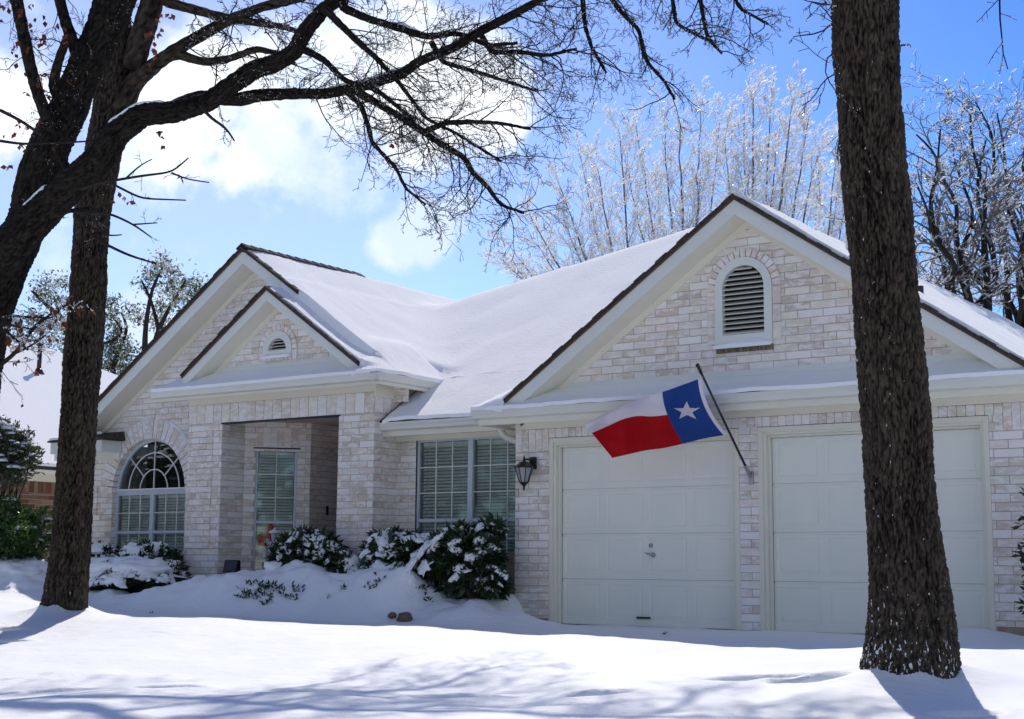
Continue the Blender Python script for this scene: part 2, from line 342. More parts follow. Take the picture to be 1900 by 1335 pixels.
for fx, fy, r in FOOT:
    d = vray(fx, fy); t = 3.
    while t < 60:
        q = CAM+d*t
        if q[2] < base_g(q[0], q[1]): break
        t += .01
    FP.append((q[0], q[1], r))
def near0(x): return sm(-12, -10, x)*(1-sm(.2, .8, x))
def ground(x, y):
    x = np.asarray(x, float); y = np.asarray(y, float)
    z = base_g(x, y)
    ed = np.interp(x, [-12, -6, -4, -2.2, -1.2, -.2, .8], [-2.5, -2.3, -2.15, -1.75, -1.45, -1.3, -1.15])
    prof = sm(ed, ed+.95, y+.12*vn(x*1.3, y*.3, 3))*(1-sm(2.5, 6, y))
    B = np.interp(x, bx, bz)
    door = 1-sm(-.55, -.2, x)*sm(-.8, -.35, y)
    z = z+np.maximum(0, B-z*.6)*prof*door*(x > -20)
    for cx, cy, rx, ry, h in BUMPS:
        z = z+h*np.exp(-((x-cx)/rx)**2-((y-cy)/ry)**2)
    near = sm(-14, -11, x)*(1-sm(10, 13, x))
    z = z+(.085*fbm(x*1.9, y*1.9, 61, 3)+.03*abs(fbm(x*5, y*5, 71, 2)))*prof*door*(y < .1)*near0(x)
    z = z+near*.035*fbm(x*.55, y*.55, 20, 3)*sm(-.6, -2.2, y) + near*.010*fbm(x*2.3, y*2.3, 40, 3)
    z = z+near*.05*sm(-1.0, -1.6, y)*(1-sm(-3, -2.2, y+.0*x))*vn(x*.8, y*.8, 77)*.6
    for (cx, cy) in TREES.values():
        r = np.hypot((x-cx), (y-cy)); z = z+(.13+.05*vn(np.arctan2(y-cy, x-cx)*2.2+9, 0*x, 5))*np.exp(-(np.maximum(r-.20, 0)/.24)**1.25)
    for cx, cy, r in FP:
        a = (x-cx)*CR[0]+(y-cy)*CR[1]; b = -(x-cx)*CR[1]+(y-cy)*CR[0]
        q = (a/r)**2+(b/.095)**2
        z = z-.12*np.exp(-q**3)+.012*np.exp(-((np.sqrt(q)-1.5)/.35)**2)
    z = z+.02*sm(-13, -40, y)
    return z
def gz(x, y): return float(ground(np.array([x]), np.array([y]))[0])
def lines(segs):
    o = []
    for a, b, st in segs: o += list(np.arange(a, b, st))
    return np.array(o+[segs[-1][1]])
gx = lines([(-900, -60, 60), (-60, -20, 3), (-20, -10.5, .3), (-10.5, 9, .032), (9, 20, .4), (20, 60, 4), (60, 900, 60)])
gy = lines([(-300, -40, 40), (-40, -11, 1.5), (-11, -10, .2), (-10, -.0, .032), (0, 4, .3), (4, 60, 4), (60, 1500, 90)])
X, Y = np.meshgrid(gx, gy); Z = ground(X, Y)
nx, ny = len(gx), len(gy)
I = np.arange(nx*ny).reshape(ny, nx)
g = MB(); g.v.append(np.stack([X.ravel(), Y.ravel(), Z.ravel()], 1)); g.n = nx*ny
g.f = np.stack([I[:-1, :-1].ravel(), I[:-1, 1:].ravel(), I[1:, 1:].ravel(), I[1:, :-1].ravel()], 1).tolist()
props(g.build('snow_ground', 'snow', smooth=True), kind='structure')

# ------------------------------------------------------------------ the brick house
H = thing('house', (-2, 3, 0), 'single-storey whitewashed brick house with snowy gabled roof and two garage doors', 'house')
BR, BL = .09, .30
PAL = [(.75, .67, .58), (.69, .61, .52), (.78, .72, .66), (.67, .58, .50), (.81, .77, .72), (.73, .67, .57), (.75, .65, .58), (.84, .81, .77)]
def tint():
    c = RNG.choice(PAL); k = RNG.uniform(.88, 1.1); return tuple(min(.9, x*k*RNG.uniform(.97, 1.03)) for x in c)
def clipiv(ivs, a, b):                      # take (a, b) out of a list of intervals
    o = []
    for u0, u1 in ivs:
        if b <= u0 or a >= u1: o.append((u0, u1)); continue
        if a > u0: o.append((u0, a))
        if b < u1: o.append((b, u1))
    return o
def brick_wall(name, F, z0, z1, ivf, parent=H, v=0., courses=True, shade=1.):
    bk = MB(); mo = MB()
    k0 = int(math.floor(z0/BR+1e-6)); k1 = int(math.ceil(z1/BR-1e-6))
    for k in range(k0, k1):
        za, zb = max(z0, k*BR), min(z1, (k+1)*BR)
        if zb-za < .01: continue
        for u0, u1 in ivf((za+zb)/2):
            if u1-u0 < .02: continue
            mo.quad(F.p(u0, v, za), F.p(u1, v, za), F.p(u1, v, zb), F.p(u0, v, zb))
            off = (k % 2)*BL/2; n = math.floor((u0-off)/BL)
            while True:
                a = n*BL+off; b = a+BL; n += 1
                if a >= u1: break
                a2, b2 = max(a, u0), min(b, u1)
                if b2-a2 < .03: continue
                ga = .0045 if a2 == a else 0; gb = .0045 if b2 == b else 0
                pr = .005+RNG.uniform(0, .003); j = RNG.uniform(-.001, .001)
                c = tint(); c = tuple(x*shade for x in c)
                U0, U1, Z0, Z1 = a2+ga, b2-gb, za+.0045+j, zb-.0045+j
                bk.add([F.p(U0, v+pr, Z0), F.p(U1, v+pr, Z0), F.p(U1, v+pr, Z1), F.p(U0, v+pr, Z1),
                        F.p(U0, v, Z0), F.p(U1, v, Z0), F.p(U1, v, Z1), F.p(U0, v, Z1)],
                       [(0, 1, 2, 3), (4, 5, 1, 0), (5, 6, 2, 1), (6, 7, 3, 2), (7, 4, 0, 3)], c)
    o = bk.build(name, 'brick', parent)
    mo.build('mortar', 'mortar', o)
    return o
def soldier(mb, F, u0, u1, z0, z1, v=0., w=.095, pr=.012, back=.0):
    n = max(1, round((u1-u0)/w)); w = (u1-u0)/n
    for i in range(n):
        c = tint(); mb.box(F, u0+i*w+.004, u0+(i+1)*w-.004, v-.01, v+pr+RNG.uniform(0, .004), z0+.004, z1-.004, c)
def arch_ring(mb, F, cu, cz, r0, r1, a0, a1, n, v0, v1, keystone=False):
    for i in range(n):
        a = a0+(a1-a0)*i/n+.012*.2; b = a0+(a1-a0)*(i+1)/n-.012*.2
        g_ = .004/r0
        a += g_; b -= g_
        pts = []
        for vv in (v0, v1+RNG.uniform(0, .004)):
            for r, t in ((r0, a), (r1, a), (r1, b), (r0, b)): pts.append(F.p(cu+r*math.cos(t), vv, cz+r*math.sin(t)))
        mb.add(pts, [(0, 1, 2, 3), (7, 6, 5, 4), (0, 4, 5, 1), (1, 5, 6, 2), (2, 6, 7, 3), (3, 7, 4, 0)], tint())

# --- garage front
DOORS = [(0., 2.56), (2.79, 5.36)]; DT = 2.235
def iv_garage(z):
    iv = [(-.5, 5.95)]
    if z < DT:
        for a, b in DOORS: iv = clipiv(iv, a, b)
    return iv
brick_wall('garage_wall', F0, -.1, 2.35, iv_garage)
s = MB(); soldier(s, F0, 0, 5.42, DT, 2.352); soldier(s, F0, -.5, -.002, 2.08, 2.352); soldier(s, F0, 5.422, 5.95, 2.08, 2.352)
s.build('soldier_course', 'brick', H)
# left return of the garage (faces -x), right side
FL = Fr(-.5, 0, -math.pi/2); FRt = Fr(5.95, 0, math.pi/2)
brick_wall('side_wall', FRt, -.1, 2.6, lambda z: [(0, 8)])
m = MB(); m.box(F0, -.5, -.45, -.62, 0, -.1, 2.5); m.build('garage_return_wall', 'mortar', H)
m = MB(); m.box(F0, -9.2, 5.9, -9.5, -9.4, -.2, 2.6); m.box(F0, -9.2, -9.1, -9.4, -.6, -.2, 2.6); m.build('back_wall', 'mortar', H)

# --- garage doors
def garage_door(u0, u1, handle):
    c = MB()                                 # casing and reveal
    c.box(F0, u0+.002, u0+.055, -.01, .012, 0, DT-.002); c.box(F0, u1-.055, u1-.002, -.01, .012, 0, DT-.002); c.box(F0, u0+.055, u1-.055, -.01, .012, DT-.06, DT-.002)
    c.box(F0, u0+.03, u0+.09, -.15, -.012, 0, DT-.03); c.box(F0, u1-.09, u1-.03, -.15, -.012, 0, DT-.03); c.box(F0, u0+.09, u1-.09, -.15, -.012, DT-.09, DT-.03)
    c.box(F0, u0+.09, u0+.115, -.115, -.06, 0, DT-.09); c.box(F0, u1-.115, u1-.09, -.115, -.06, 0, DT-.09); c.box(F0, u0+.115, u1-.115, -.115, -.06, DT-.115, DT-.09)
    c.build('door_casing', 'cream_trim', H, bevel=.004)
    a, b = u0+.115, u1-.115; door = MB(); Fd = FY(.12); hs = (DT-.09)/4
    for k in range(4):
        z0, z1 = k*hs+.001, (k+1)*hs-.002
        door.box(Fd, a, b, -.035, -.022, z0, z1)
        w = (b-a)/4
        # section face with four raised panels, built as stepped frames
        us = [a]; 
        for q in range(4):
            p0, p1 = a+q*w+.045, a+(q+1)*w-.045; q0, q1 = z0+.075, z1-.06
            rings = [(0, 0.), (.010, -.006), (.022, -.006), (.045, -.001)]
            R = []
            for ins, dep in rings: R.append([Fd.p(p0+ins, dep, q0+ins), Fd.p(p1-ins, dep, q0+ins), Fd.p(p1-ins, dep, q1-ins), Fd.p(p0+ins, dep, q1-ins)])
            V = [p for r in R for p in r]; Fc = []
            for i in range(len(R)-1):
                for j in range(4): Fc.append((i*4+j, i*4+(j+1) % 4, (i+1)*4+(j+1) % 4, (i+1)*4+j))
            Fc.append(tuple((len(R)-1)*4+j for j in range(4))); door.add(V, Fc)
            door.quad(Fd.p(a+q*w, 0, z0), Fd.p(a+(q+1)*w, 0, z0), Fd.p(a+(q+1)*w, 0, q0), Fd.p(a+q*w, 0, q0))
            door.quad(Fd.p(a+q*w, 0, q1), Fd.p(a+(q+1)*w, 0, q1), Fd.p(a+(q+1)*w, 0, z1-.03), Fd.p(a+q*w, 0, z1-.03))
            door.quad(Fd.p(a+q*w, 0, q0), Fd.p(p0, 0, q0), Fd.p(p0, 0, q1), Fd.p(a+q*w, 0, q1))
            door.quad(Fd.p(p1, 0, q0), Fd.p(a+(q+1)*w, 0, q0), Fd.p(a+(q+1)*w, 0, q1), Fd.p(p1, 0, q1))
        door.quad(Fd.p(a, 0, z1-.03), Fd.p(b, 0, z1-.03), Fd.p(b, -.008, z1-.022), Fd.p(a, -.008, z1-.022))
        door.quad(Fd.p(a, -.008, z1-.022), Fd.p(b, -.008, z1-.022), Fd.p(b, -.006, z1), Fd.p(a, -.006, z1))
        door.quad(Fd.p(a, -.02, z0), Fd.p(b, -.02, z0), Fd.p(b, 0, z0), Fd.p(a, 0, z0))
        door.quad(Fd.p(a, -.02, z1), Fd.p(b, -.02, z1), Fd.p(b, -.006, z1), Fd.p(a, -.006, z1))
    d = door.build('garage_door', 'door_paint', H)
    m = MB(); m.box(Fd, a-.25, b+.25, -.08, -.045, 0, DT+.3); m.build('door_backing', 'dark_inside', d)
    if handle:
        h = MB(); cx = 1.38
        tube(h, [Fd.p(cx-.03, .001, .93), Fd.p(cx-.03, .018, .93)], [.024, .022], 14); h.build('lock', 'steel', d, smooth=True); h = MB()
        tube(h, [Fd.p(cx, .0, .82), Fd.p(cx, .03, .82)], [.03, .02], 12)
        tube(h, [Fd.p(cx, .03, .82), Fd.p(cx-.04, .035, .83), Fd.p(cx-.085, .035, .845)], [.013, .014, .008], 8)
        h.build('handle', 'steel', d, smooth=True)
        h = MB(); h.box(Fd, 1.16, 1.34, .001, .03, .085, .108); h.build('lift_handle', 'black_metal', d, bevel=.005)
    return d
garage_door(*DOORS[0], True); garage_door(*DOORS[1], False)

# --- eaves: gutter profile extruded along u
def gutter(name, F, u0, u1, vf, zt, mname='gutter_paint', parent=H, ends=True, sub=True):
    prof = [(-.125, zt), (-.125, zt-.11), (-.085, zt-.11), (-.03, zt-.095), (-.022, zt-.06), (-.002, zt-.025), (0, zt), (-.008, zt+.004), (-.012, zt-.006), (-.03, zt-.055), (-.085, zt-.1), (-.115, zt-.1), (-.115, zt)]
    n = len(prof); V = [F.p(u0, vf+v, z) for v, z in prof]+[F.p(u1, vf+v, z) for v, z in prof]
    Fc = [(i, (i+1) % n, n+(i+1) % n, n+i) for i in range(n)]
    mb = MB(); mb.add(V, Fc)
    if ends:
        for u in (u0, u1):
            mb.add([F.p(u, vf+v, z) for v, z in prof[:7]], [tuple(range(7))])
    return mb.build(name, mname, parent)
gutter('gutter', F0, -.9, 6.35, .42, 2.58)
gutter('gutter', Fr(-.9+.42, 0, -math.pi/2), -.42, .3, .42, 2.58)        # its return at the left end
GM = gutter('gutter', F0, -2.93, -.9, -.17, 2.58)
PG = gutter('gutter', F0, -6.92, -2.5, .33, 3.2)
FP2 = Fr(-2.5, 0, math.pi/2)
gutter('gutter', FP2, -.33, 1.15, 0, 3.2)

e = MB()                                      # soffits, frieze boards and fascia boards
e.box(F0, -.45, 6.1, .012, .30, 2.44, 2.455); e.box(F0, -.502, 5.96, -.01, .022, 2.352, 2.47)      # garage soffit and frieze
e.box(F0, -.85, 6.3, .30, .325, 2.40, 2.56); e.box(F0, -.86, -.52, -.5, .29, 2.44, 2.455)
e.box(F0, -.83, -.805, -.5, .30, 2.40, 2.56)
e.build('garage_soffit', 'cream_trim', H)
e = MB(); e.box(F0, -2.905, -.502, -.63, -.30, 2.425, 2.44); e.box(F0, -2.905, -.502, -.60, -.57, 2.355, 2.425)
e.box(F0, -2.905, -.86, -.30, -.275, 2.40, 2.56); e.build('window_soffit', 'cream_trim', H)
e = MB(); e.box(F0, -6.505, -2.898, -.112, -.082, 3.02-.02, 3.11)      # frieze over the entry
e.box(F0, -6.85, -2.56, -.09, .20, 3.095, 3.11); e.box(F0, -6.9, -2.56, .20, .225, 3.05, 3.18)
e.box(F0, -2.898, -2.868, -1.9, -.08, 2.93, 3.095); e.box(F0, -2.87, -2.60, -1.9, -.09, 3.095, 3.11); e.box(F0, -2.60, -2.575, -1.3, .2, 3.05, 3.18)
e.build('entry_soffit', 'cream_trim', H)

# --- porch front (plane y = .1), opening between the brick piers
Fp = FY(.1)
OPN = (-5.8, -3.53)
def iv_porch(z):
    iv = [(-6.5, -2.9)]
    if z < 2.72: iv = clipiv(iv, *OPN)
    return iv
brick_wall('entry_pier', Fp, .2, 2.72, lambda z: [(-6.5, OPN[0])]); brick_wall('entry_pier', Fp, .2, 2.72, lambda z: [(OPN[1], -2.9)])
s = MB(); soldier(s, Fp, -6.5, -2.9, 2.72, 3.0, w=.17); s.build('soldier_course', 'brick', H)
m = MB(); m.box(Fp, -6.5, -2.9, -.03, -.0005, 2.72, 3.02); m.box(Fp, OPN[0], OPN[1], -.1, -.031, 2.722, 2.9); m.build('lintel', 'mortar', H)
m = MB(); m.box(Fp, OPN[0]-.02, OPN[1]+.02, -.1, .008, 2.700, 2.719); m.build('lintel_angle', 'black_metal', H)
# pier inner face, right outer return of the entry block
brick_wall('pier_return_wall', Fr(-3.53, .1, -math.pi/2), .2, 2.72, lambda z: [(-.55, 0)])
brick_wall('entry_return_wall', Fr(-2.9, .1, math.pi/2), .2, 2.72, lambda z: [(0, .52 if z < 2.5 else 1.7)])
s = MB(); soldier(s, Fr(-2.9, .1, math.pi/2), 0, 1.7, 2.72, 2.96, w=.17); s.build('soldier_course', 'brick', H)
brick_wall('entry_left_wall', Fr(-5.8, .1, math.pi/2), .2, 2.8, lambda z: [(0, .46)])
# 45 degree wall with the tall window
Fa = Fr(-5.8, .56, math.pi/4)
def iv_a(z):
    iv = [(0, .97)]
    if .55 < z < 2.37: iv = clipiv(iv, .17, .78)
    return iv
brick_wall('entry_window_wall', Fa, .2, 2.8, iv_a)
s = MB(); soldier(s, Fa, .17, .78, 2.40, 2.70, w=.10); s.build('soldier_course', 'brick', H)
Fb = Fr(-5.8+.97*math.cos(math.pi/4), .56+.97*math.sin(math.pi/4), -math.pi/4)
Fb = Fr(Fb.o[0], Fb.o[1], math.pi/2)
brick_wall('door_side_wall', Fb, .2, 2.8, lambda z: [(0, .70)])
Fb = Fr(Fb.o[0], Fb.o[1]+.70, 0)
m = MB(); m.box(Fb, 0, 1.62, -.08, -.021, 2.5, 2.8); m.build('door_head_wall', 'mortar', H)
d_ = MB(); d_.box(Fb, .06, .14, -.02, .04, .5, 2.5); d_.box(Fb, .14, 1.6, -.05, 0, .5, 2.5)
for k in range(3):
    d_.box(Fb, .24, 1.0, .001, .02, .7+k*.6, 1.15+k*.6)
d_.build('front_door', 'entry_door', H)
m = MB(); m.box(Fr(Fb.o[0], Fb.o[1]-.70, math.pi/2), .36, .40, .008, .03, 1.42, 1.56); m.build('door_bell', 'black_metal', H, bevel=.004)
m = MB(); m.box(F0, -5.9, -2.92, -3.0, -.13, 2.775, 2.80); m.build('entry_ceiling', 'mortar', H)
m = MB(); m.box(F0, -6.5, -2.92, -3, -.12, -.1, .55); m.build('entry_floor', 'floor_slab', H)
m = MB(); m.box(F0, -3.53, -2.95, -3.0, -.6, .2, 2.8); m.box(F0, -5.9, -3.54, -3.1, -3.0, .2, 2.8); m.build('entry_back_wall', 'mortar', H)

# --- arched-window wall (plane y = .45)
Fg = FY(.45); AC, AZ, AR = -7.74, 1.77, .83
def rake_hw(z, apex, slope): return max(0, (apex-z)/slope)
def iv_arch(z):
    iv = [(-9.2, -6.5)]
    if z > 2.9:
        h = rake_hw(z, 5.05, .675); iv = [(max(-9.2, -5.5-h), min(-5.5+h, -2.6))]
    if .50 < z < AZ: iv = clipiv(iv, AC-AR, AC+AR)
    elif AZ <= z < AZ+AR+.1:
        rr = (AR+.12)**2-(z-AZ)**2
        if rr > 0: iv = clipiv(iv, AC-math.sqrt(rr), AC+math.sqrt(rr))
    return iv
brick_wall('arched_window_wall', Fg, .2, 5.02, iv_arch)
s = MB(); arch_ring(s, Fg, AC, AZ, AR, AR+.30, 0, math.pi, 27, -.13, .016); 
ks = [Fg.p(AC-.07, -.02, AZ+AR-.01), Fg.p(AC+.07, -.02, AZ+AR-.01), Fg.p(AC+.10, -.02, AZ+AR+.36), Fg.p(AC-.10, -.02, AZ+AR+.36),
      Fg.p(AC-.07, .04, AZ+AR-.01), Fg.p(AC+.07, .04, AZ+AR-.01), Fg.p(AC+.10, .04, AZ+AR+.36), Fg.p(AC-.10, .04, AZ+AR+.36)]
s.hexa(ks, (.66, .62, .56)); s.build('brick_arch', 'brick', H)
m = MB()
for k in range(14):
    a0 = math.pi*(.12+.26*k/14); a1 = math.pi*(.12+.26*(k+1)/14); r = AR+.305
    m.add([Fg.p(AC+r*math.cos(a0), 0, AZ+r*math.sin(a0)), Fg.p(AC+r*math.cos(a1), 0, AZ+r*math.sin(a1)), Fg.p(AC+(r+.025)*math.cos(a1), .012, AZ+(r+.025)*math.sin(a1)), Fg.p(AC+(r+.025)*math.cos(a0), .012, AZ+(r+.025)*math.sin(a0)),
           Fg.p(AC+r*math.cos(a0), .03, AZ+r*math.sin(a0)), Fg.p(AC+r*math.cos(a1), .03, AZ+r*math.sin(a1))], [(0, 1, 5, 4), (4, 5, 2, 3), (3, 2, 1, 0)])
m.build('arch_snow', 'shrub_snow', H)
# reveals either side of the window
brick_wall('window_reveal', Fr(AC-AR, .45, math.pi/2), .5, AZ, lambda z: [(.002, .13)])
# quoins: shallow raised blocks at the wall's ends
def quoin(F, ua, ub, z0, n, v=.006):
    q = MB()
    for k in range(n):
        za = z0+k*BR; off = (k % 2)*.15; u = ua
        while u < ub-.02:
            b = min(ub, u+(.15 if (off and u == ua) else .30)); c = tint()
            q.box(F, u+.004, b-.004, v, v+.022, za+.004, za+BR-.004, c); u = b
    q.build('quoin', 'brick', H)
for z0, w in ((2.16, .42), (1.53, .22), (.9, .42)): quoin(Fp, -6.02-w+.05, -5.97, z0, 5)
for z0 in (1.26,): quoin(Fg, -6.82, -6.6, z0, 6)
for z0, w in ((2.07, .16), (1.44, .28), (.72, .16)): quoin(Fg, -9.19, -9.19+w, z0, 5)
for bxs in ((F0, -2.55, -.55, -.69, -.55, .0, .85), (Fg, -9.15, -6.5, -.12, -.01, .0, .5), (F0, -.49, -.01, -.1, .012, -.1, .06), (F0, 5.37, 5.94, -.1, .012, -.1, .12)):
    m = MB(); m.box(*bxs); m.build('foundation', 'concrete', H)

# --- mid window wall (y = .61)
Fm = FY(.61)
def iv_m(z):
    iv = [(-2.9, -.5)]
    if z > .55: iv = clipiv(iv, -2.58, -.78)
    return iv
brick_wall('front_window_wall', Fm, .1, 2.36, iv_m)

def windowset(name, F, u0, u1, z0, z1, ztr, cols, rows_up, rows_lo, vd=-.06, mull=True, blinds=True, blind_z0=None):
    """frame, mullion, meeting rail, muntins, pane and blind slats of one window"""
    w = MB(); fw = .035
    w.box(F, u0, u0+fw, vd-.03, vd+.02, z0, z1); w.box(F, u1-fw, u1, vd-.03, vd+.02, z0, z1)
    w.box(F, u0+fw, u1-fw, vd-.03, vd+.02, z1-fw, z1); w.box(F, u0+fw, u1-fw, vd-.03, vd+.028, z0, z0+fw)
    cs = [(u0+fw, u1-fw)]
    if mull:
        um = (u0+u1)/2; w.box(F, um-.04, um+.04, vd-.03, vd+.024, z0+fw, z1-fw); cs = [(u0+fw, um-.04), (um+.04, u1-fw)]
    for a, b in cs: w.box(F, a, b, vd-.03, vd+.018, ztr-.022, ztr+.022)
    fr = w.build('window', 'aluminium', H, bevel=.003)
    g_ = MB(); g_.quad(F.p(u0+fw, vd-.008, z0+fw), F.p(u1-fw, vd-.008, z0+fw), F.p(u1-fw, vd-.008, z1-fw), F.p(u0+fw, vd-.008, z1-fw)); g_.build('pane', 'glass', fr)
    mu = MB()
    for a, b in cs:
        for i in range(1, cols):
            u = a+(b-a)*i/cols
            mu.box(F, u-.007, u+.007, vd-.014, vd+.002, ztr+.022, z1-fw)
            if rows_lo: mu.box(F, u-.007, u+.007, vd-.014, vd+.002, z0+fw, ztr-.022)
        for i in range(1, rows_up):
            z = ztr+.022+(z1-fw-ztr-.022)*i/rows_up; mu.box(F, a, b, vd-.012, vd+.0, z-.007, z+.007)
        for i in range(1, rows_lo):
            z = z0+fw+(ztr-.022-z0-fw)*i/rows_lo; mu.box(F, a, b, vd-.012, vd+.0, z-.007, z+.007)
    mu.build('muntin', 'white_trim', fr)
    if blinds:
        bl = MB()
        for a, b in cs:
            z = (blind_z0 or z0)+.05
            while z < z1-.06:
                zz = z+RNG.uniform(-.002, .002)
                bl.hexa([F.p(a+.012, vd-.082, zz+.014), F.p(a+.012, vd-.056, zz-.014), F.p(b-.012, vd-.056, zz-.014), F.p(b-.012, vd-.082, zz+.014),
                         F.p(a+.012, vd-.082, zz+.017), F.p(a+.012, vd-.056, zz-.011), F.p(b-.012, vd-.056, zz-.011), F.p(b-.012, vd-.082, zz+.017)])
                z += .044
            bl.box(F, a+.02, b-.02, vd-.1, vd-.045, z1-.085, z1-.04)
            for uu in (a+.12, (a+b)/2, b-.12): bl.box(F, uu-.002, uu+.002, vd-.05, vd-.047, z0+.05, z1-.05)
        bl.build('blind', 'blind', fr)
    m = MB(); m.box(F, u0-.02, u1+.02, vd-.24, vd-.21, z0, z1); m.build('curtain', 'curtain', fr)
    return fr
windowset('window', Fm, -2.58, -.78, .55, 2.37, 1.28, 3, 3, 3, vd=-.045)
windowset('window', Fa, .17, .78, .55, 2.38, 1.30, 2, 3, 0, vd=-.05, mull=False)
wr = windowset('window', Fg, AC-AR, AC+AR, .5, AZ, 1.16, 3, 2, 2, vd=-.10)
# the half-round light above it
aw = MB(); ai = MB(); r0, r1 = AR-.04, AR
def ringpiece(mb, F, cu, cz, ra, rb, a0, a1, n, v0, v1):
    V = []; Fc = []
    for i in range(n+1):
        t = a0+(a1-a0)*i/n
        for r, v in ((ra, v0), (rb, v0), (rb, v1), (ra, v1)): V.append(F.p(cu+r*math.cos(t), v, cz+r*math.sin(t)))
    for i in range(n):
        for j in range(4): k = (j+1) % 4; Fc.append((i*4+j, i*4+k, (i+1)*4+k, (i+1)*4+j))
    mb.add(V, Fc)
ringpiece(aw, Fg, AC, AZ, r0, r1+.01, 0, math.pi, 40, -.13, -.08)
aw.box(Fg, AC-AR, AC+AR, -.13, -.07, AZ, AZ+.045)
awo = aw.build('arched_window', 'aluminium', H)
ringpiece(ai, Fg, AC, AZ+.045, .305, .322, 0, math.pi, 24, -.115, -.098); ringpiece(ai, Fg, AC, AZ+.045, .565, .582, .0, math.pi, 32, -.115, -.098)
for t, ra, rb in ((math.pi/2, 0, AR-.09), (rad(42), .31, AR-.07), (rad(138), .31, AR-.07)):
    c_, s_ = math.cos(t), math.sin(t); nx_, nz_ = -s_*.008, c_*.008
    pts = [(ra*c_+nx_, ra*s_+nz_), (ra*c_-nx_, ra*s_-nz_), (rb*c_-nx_, rb*s_-nz_), (rb*c_+nx_, rb*s_+nz_)]
    ai.hexa([Fg.p(AC+a, -.117, AZ+.045+b) for a, b in pts]+[Fg.p(AC+a, -.096, AZ+.045+b) for a, b in pts])
ai.build('muntin', 'white_trim', awo)
g_ = MB(); n = 32; V = [Fg.p(AC+r0*math.cos(math.pi*i/n), -.107, AZ+.02+r0*math.sin(math.pi*i/n)) for i in range(n+1)]; g_.add(V, [tuple(range(n+1))]); g_.build('pane', 'glass', awo)
g_ = MB(); g_.box(Fg, AC-AR-.1, AC+AR+.1, -.8, -.75, AZ-.1, AZ+AR+.1); g_.build('room_behind', 'dark_inside', awo)
m = MB(); m.box(Fg, AC-AR+.03, AC+AR-.02, -.075, -.05, AZ+.046, AZ+.062); m.build('transom_snow', 'shrub_snow', H); m = MB(); m.box(Fg, AC-AR+.02, AC+AR, -.09, .03, .47, .52); m.build('sill_snow', 'shrub_snow', H, bevel=.006)
m = MB(); m.box(Fg, AC-AR, AC+AR, -.13, .025, .40, .468); m.build('window_sill', 'brick', H)
m = MB(); m.box(Fa, .13, .82, -.02, .01, 2.378, 2.4); m.build('window_lintel', 'black_metal', H)

# --- gable walls
def gable_wall(name, F, cu, apex, slope, z0, cut):
    return brick_wall(name, F, z0, apex-.03, lambda z: clipiv([(cu-rake_hw(z, apex, slope), cu+rake_hw(z, apex, slope))], *cut(z)))
VC, VZ, VR = 2.65, 3.83, .355
def cut_v(z):
    if 3.2 < z < VZ: return (VC-VR, VC+VR)
    if VZ <= z < VZ+VR:
        h = math.sqrt(max(0, (VR+.04)**2-(z-VZ)**2)); return (VC-h, VC+h)
    return (99, 100)
gable_wall('garage_gable_wall', F0, 2.71, 4.60, .68, 2.79, cut_v)
PC, PZ, PR = -4.71, 3.70, .28
def cut_p(z):
    if 3.6 < z < PZ+PR:
        h = math.sqrt(max(0, (PR+.03)**2-max(0, z-PZ)**2)); return (PC-h, PC+h)
    return (99, 100)
gable_wall('entry_gable_wall', Fp, -4.69, 4.36, .69, 3.42, cut_p)
s = MB()
arch_ring(s, F0, VC, VZ, VR+.005, VR+.10, 0, math.pi, 17, -.01, .03)
for sgn in (-1, 1):
    z = 3.2
    while z < VZ-.04:
        a, b = (VC+VR+.005, VC+VR+.10) if sgn > 0 else (VC-VR-.10, VC-VR-.005)
        s.box(F0, a, b, -.01, .03, z+.004, z+.2, tint()); z += .204
s.build('vent_arch', 'brick', H)
s = MB(); arch_ring(s, Fp, PC, PZ, PR+.005, PR+.085, 0, math.pi, 13, -.01, .03)
for a in (PC-PR-.085, PC+PR+.005): s.box(Fp, a, a+.08, -.01, .03, 3.56, PZ-.004, tint())
s.build('vent_arch', 'brick', H)
m = MB(); soldier(m, F0, VC-VR, VC+VR, 3.095, 3.165, w=.09, pr=.03); m.build('vent_sill', 'moss', H)
m = MB(); soldier(m, Fp, PC-PR, PC+PR, 3.55, 3.61, w=.08, pr=.03); m.build('vent_sill', 'brick', H)
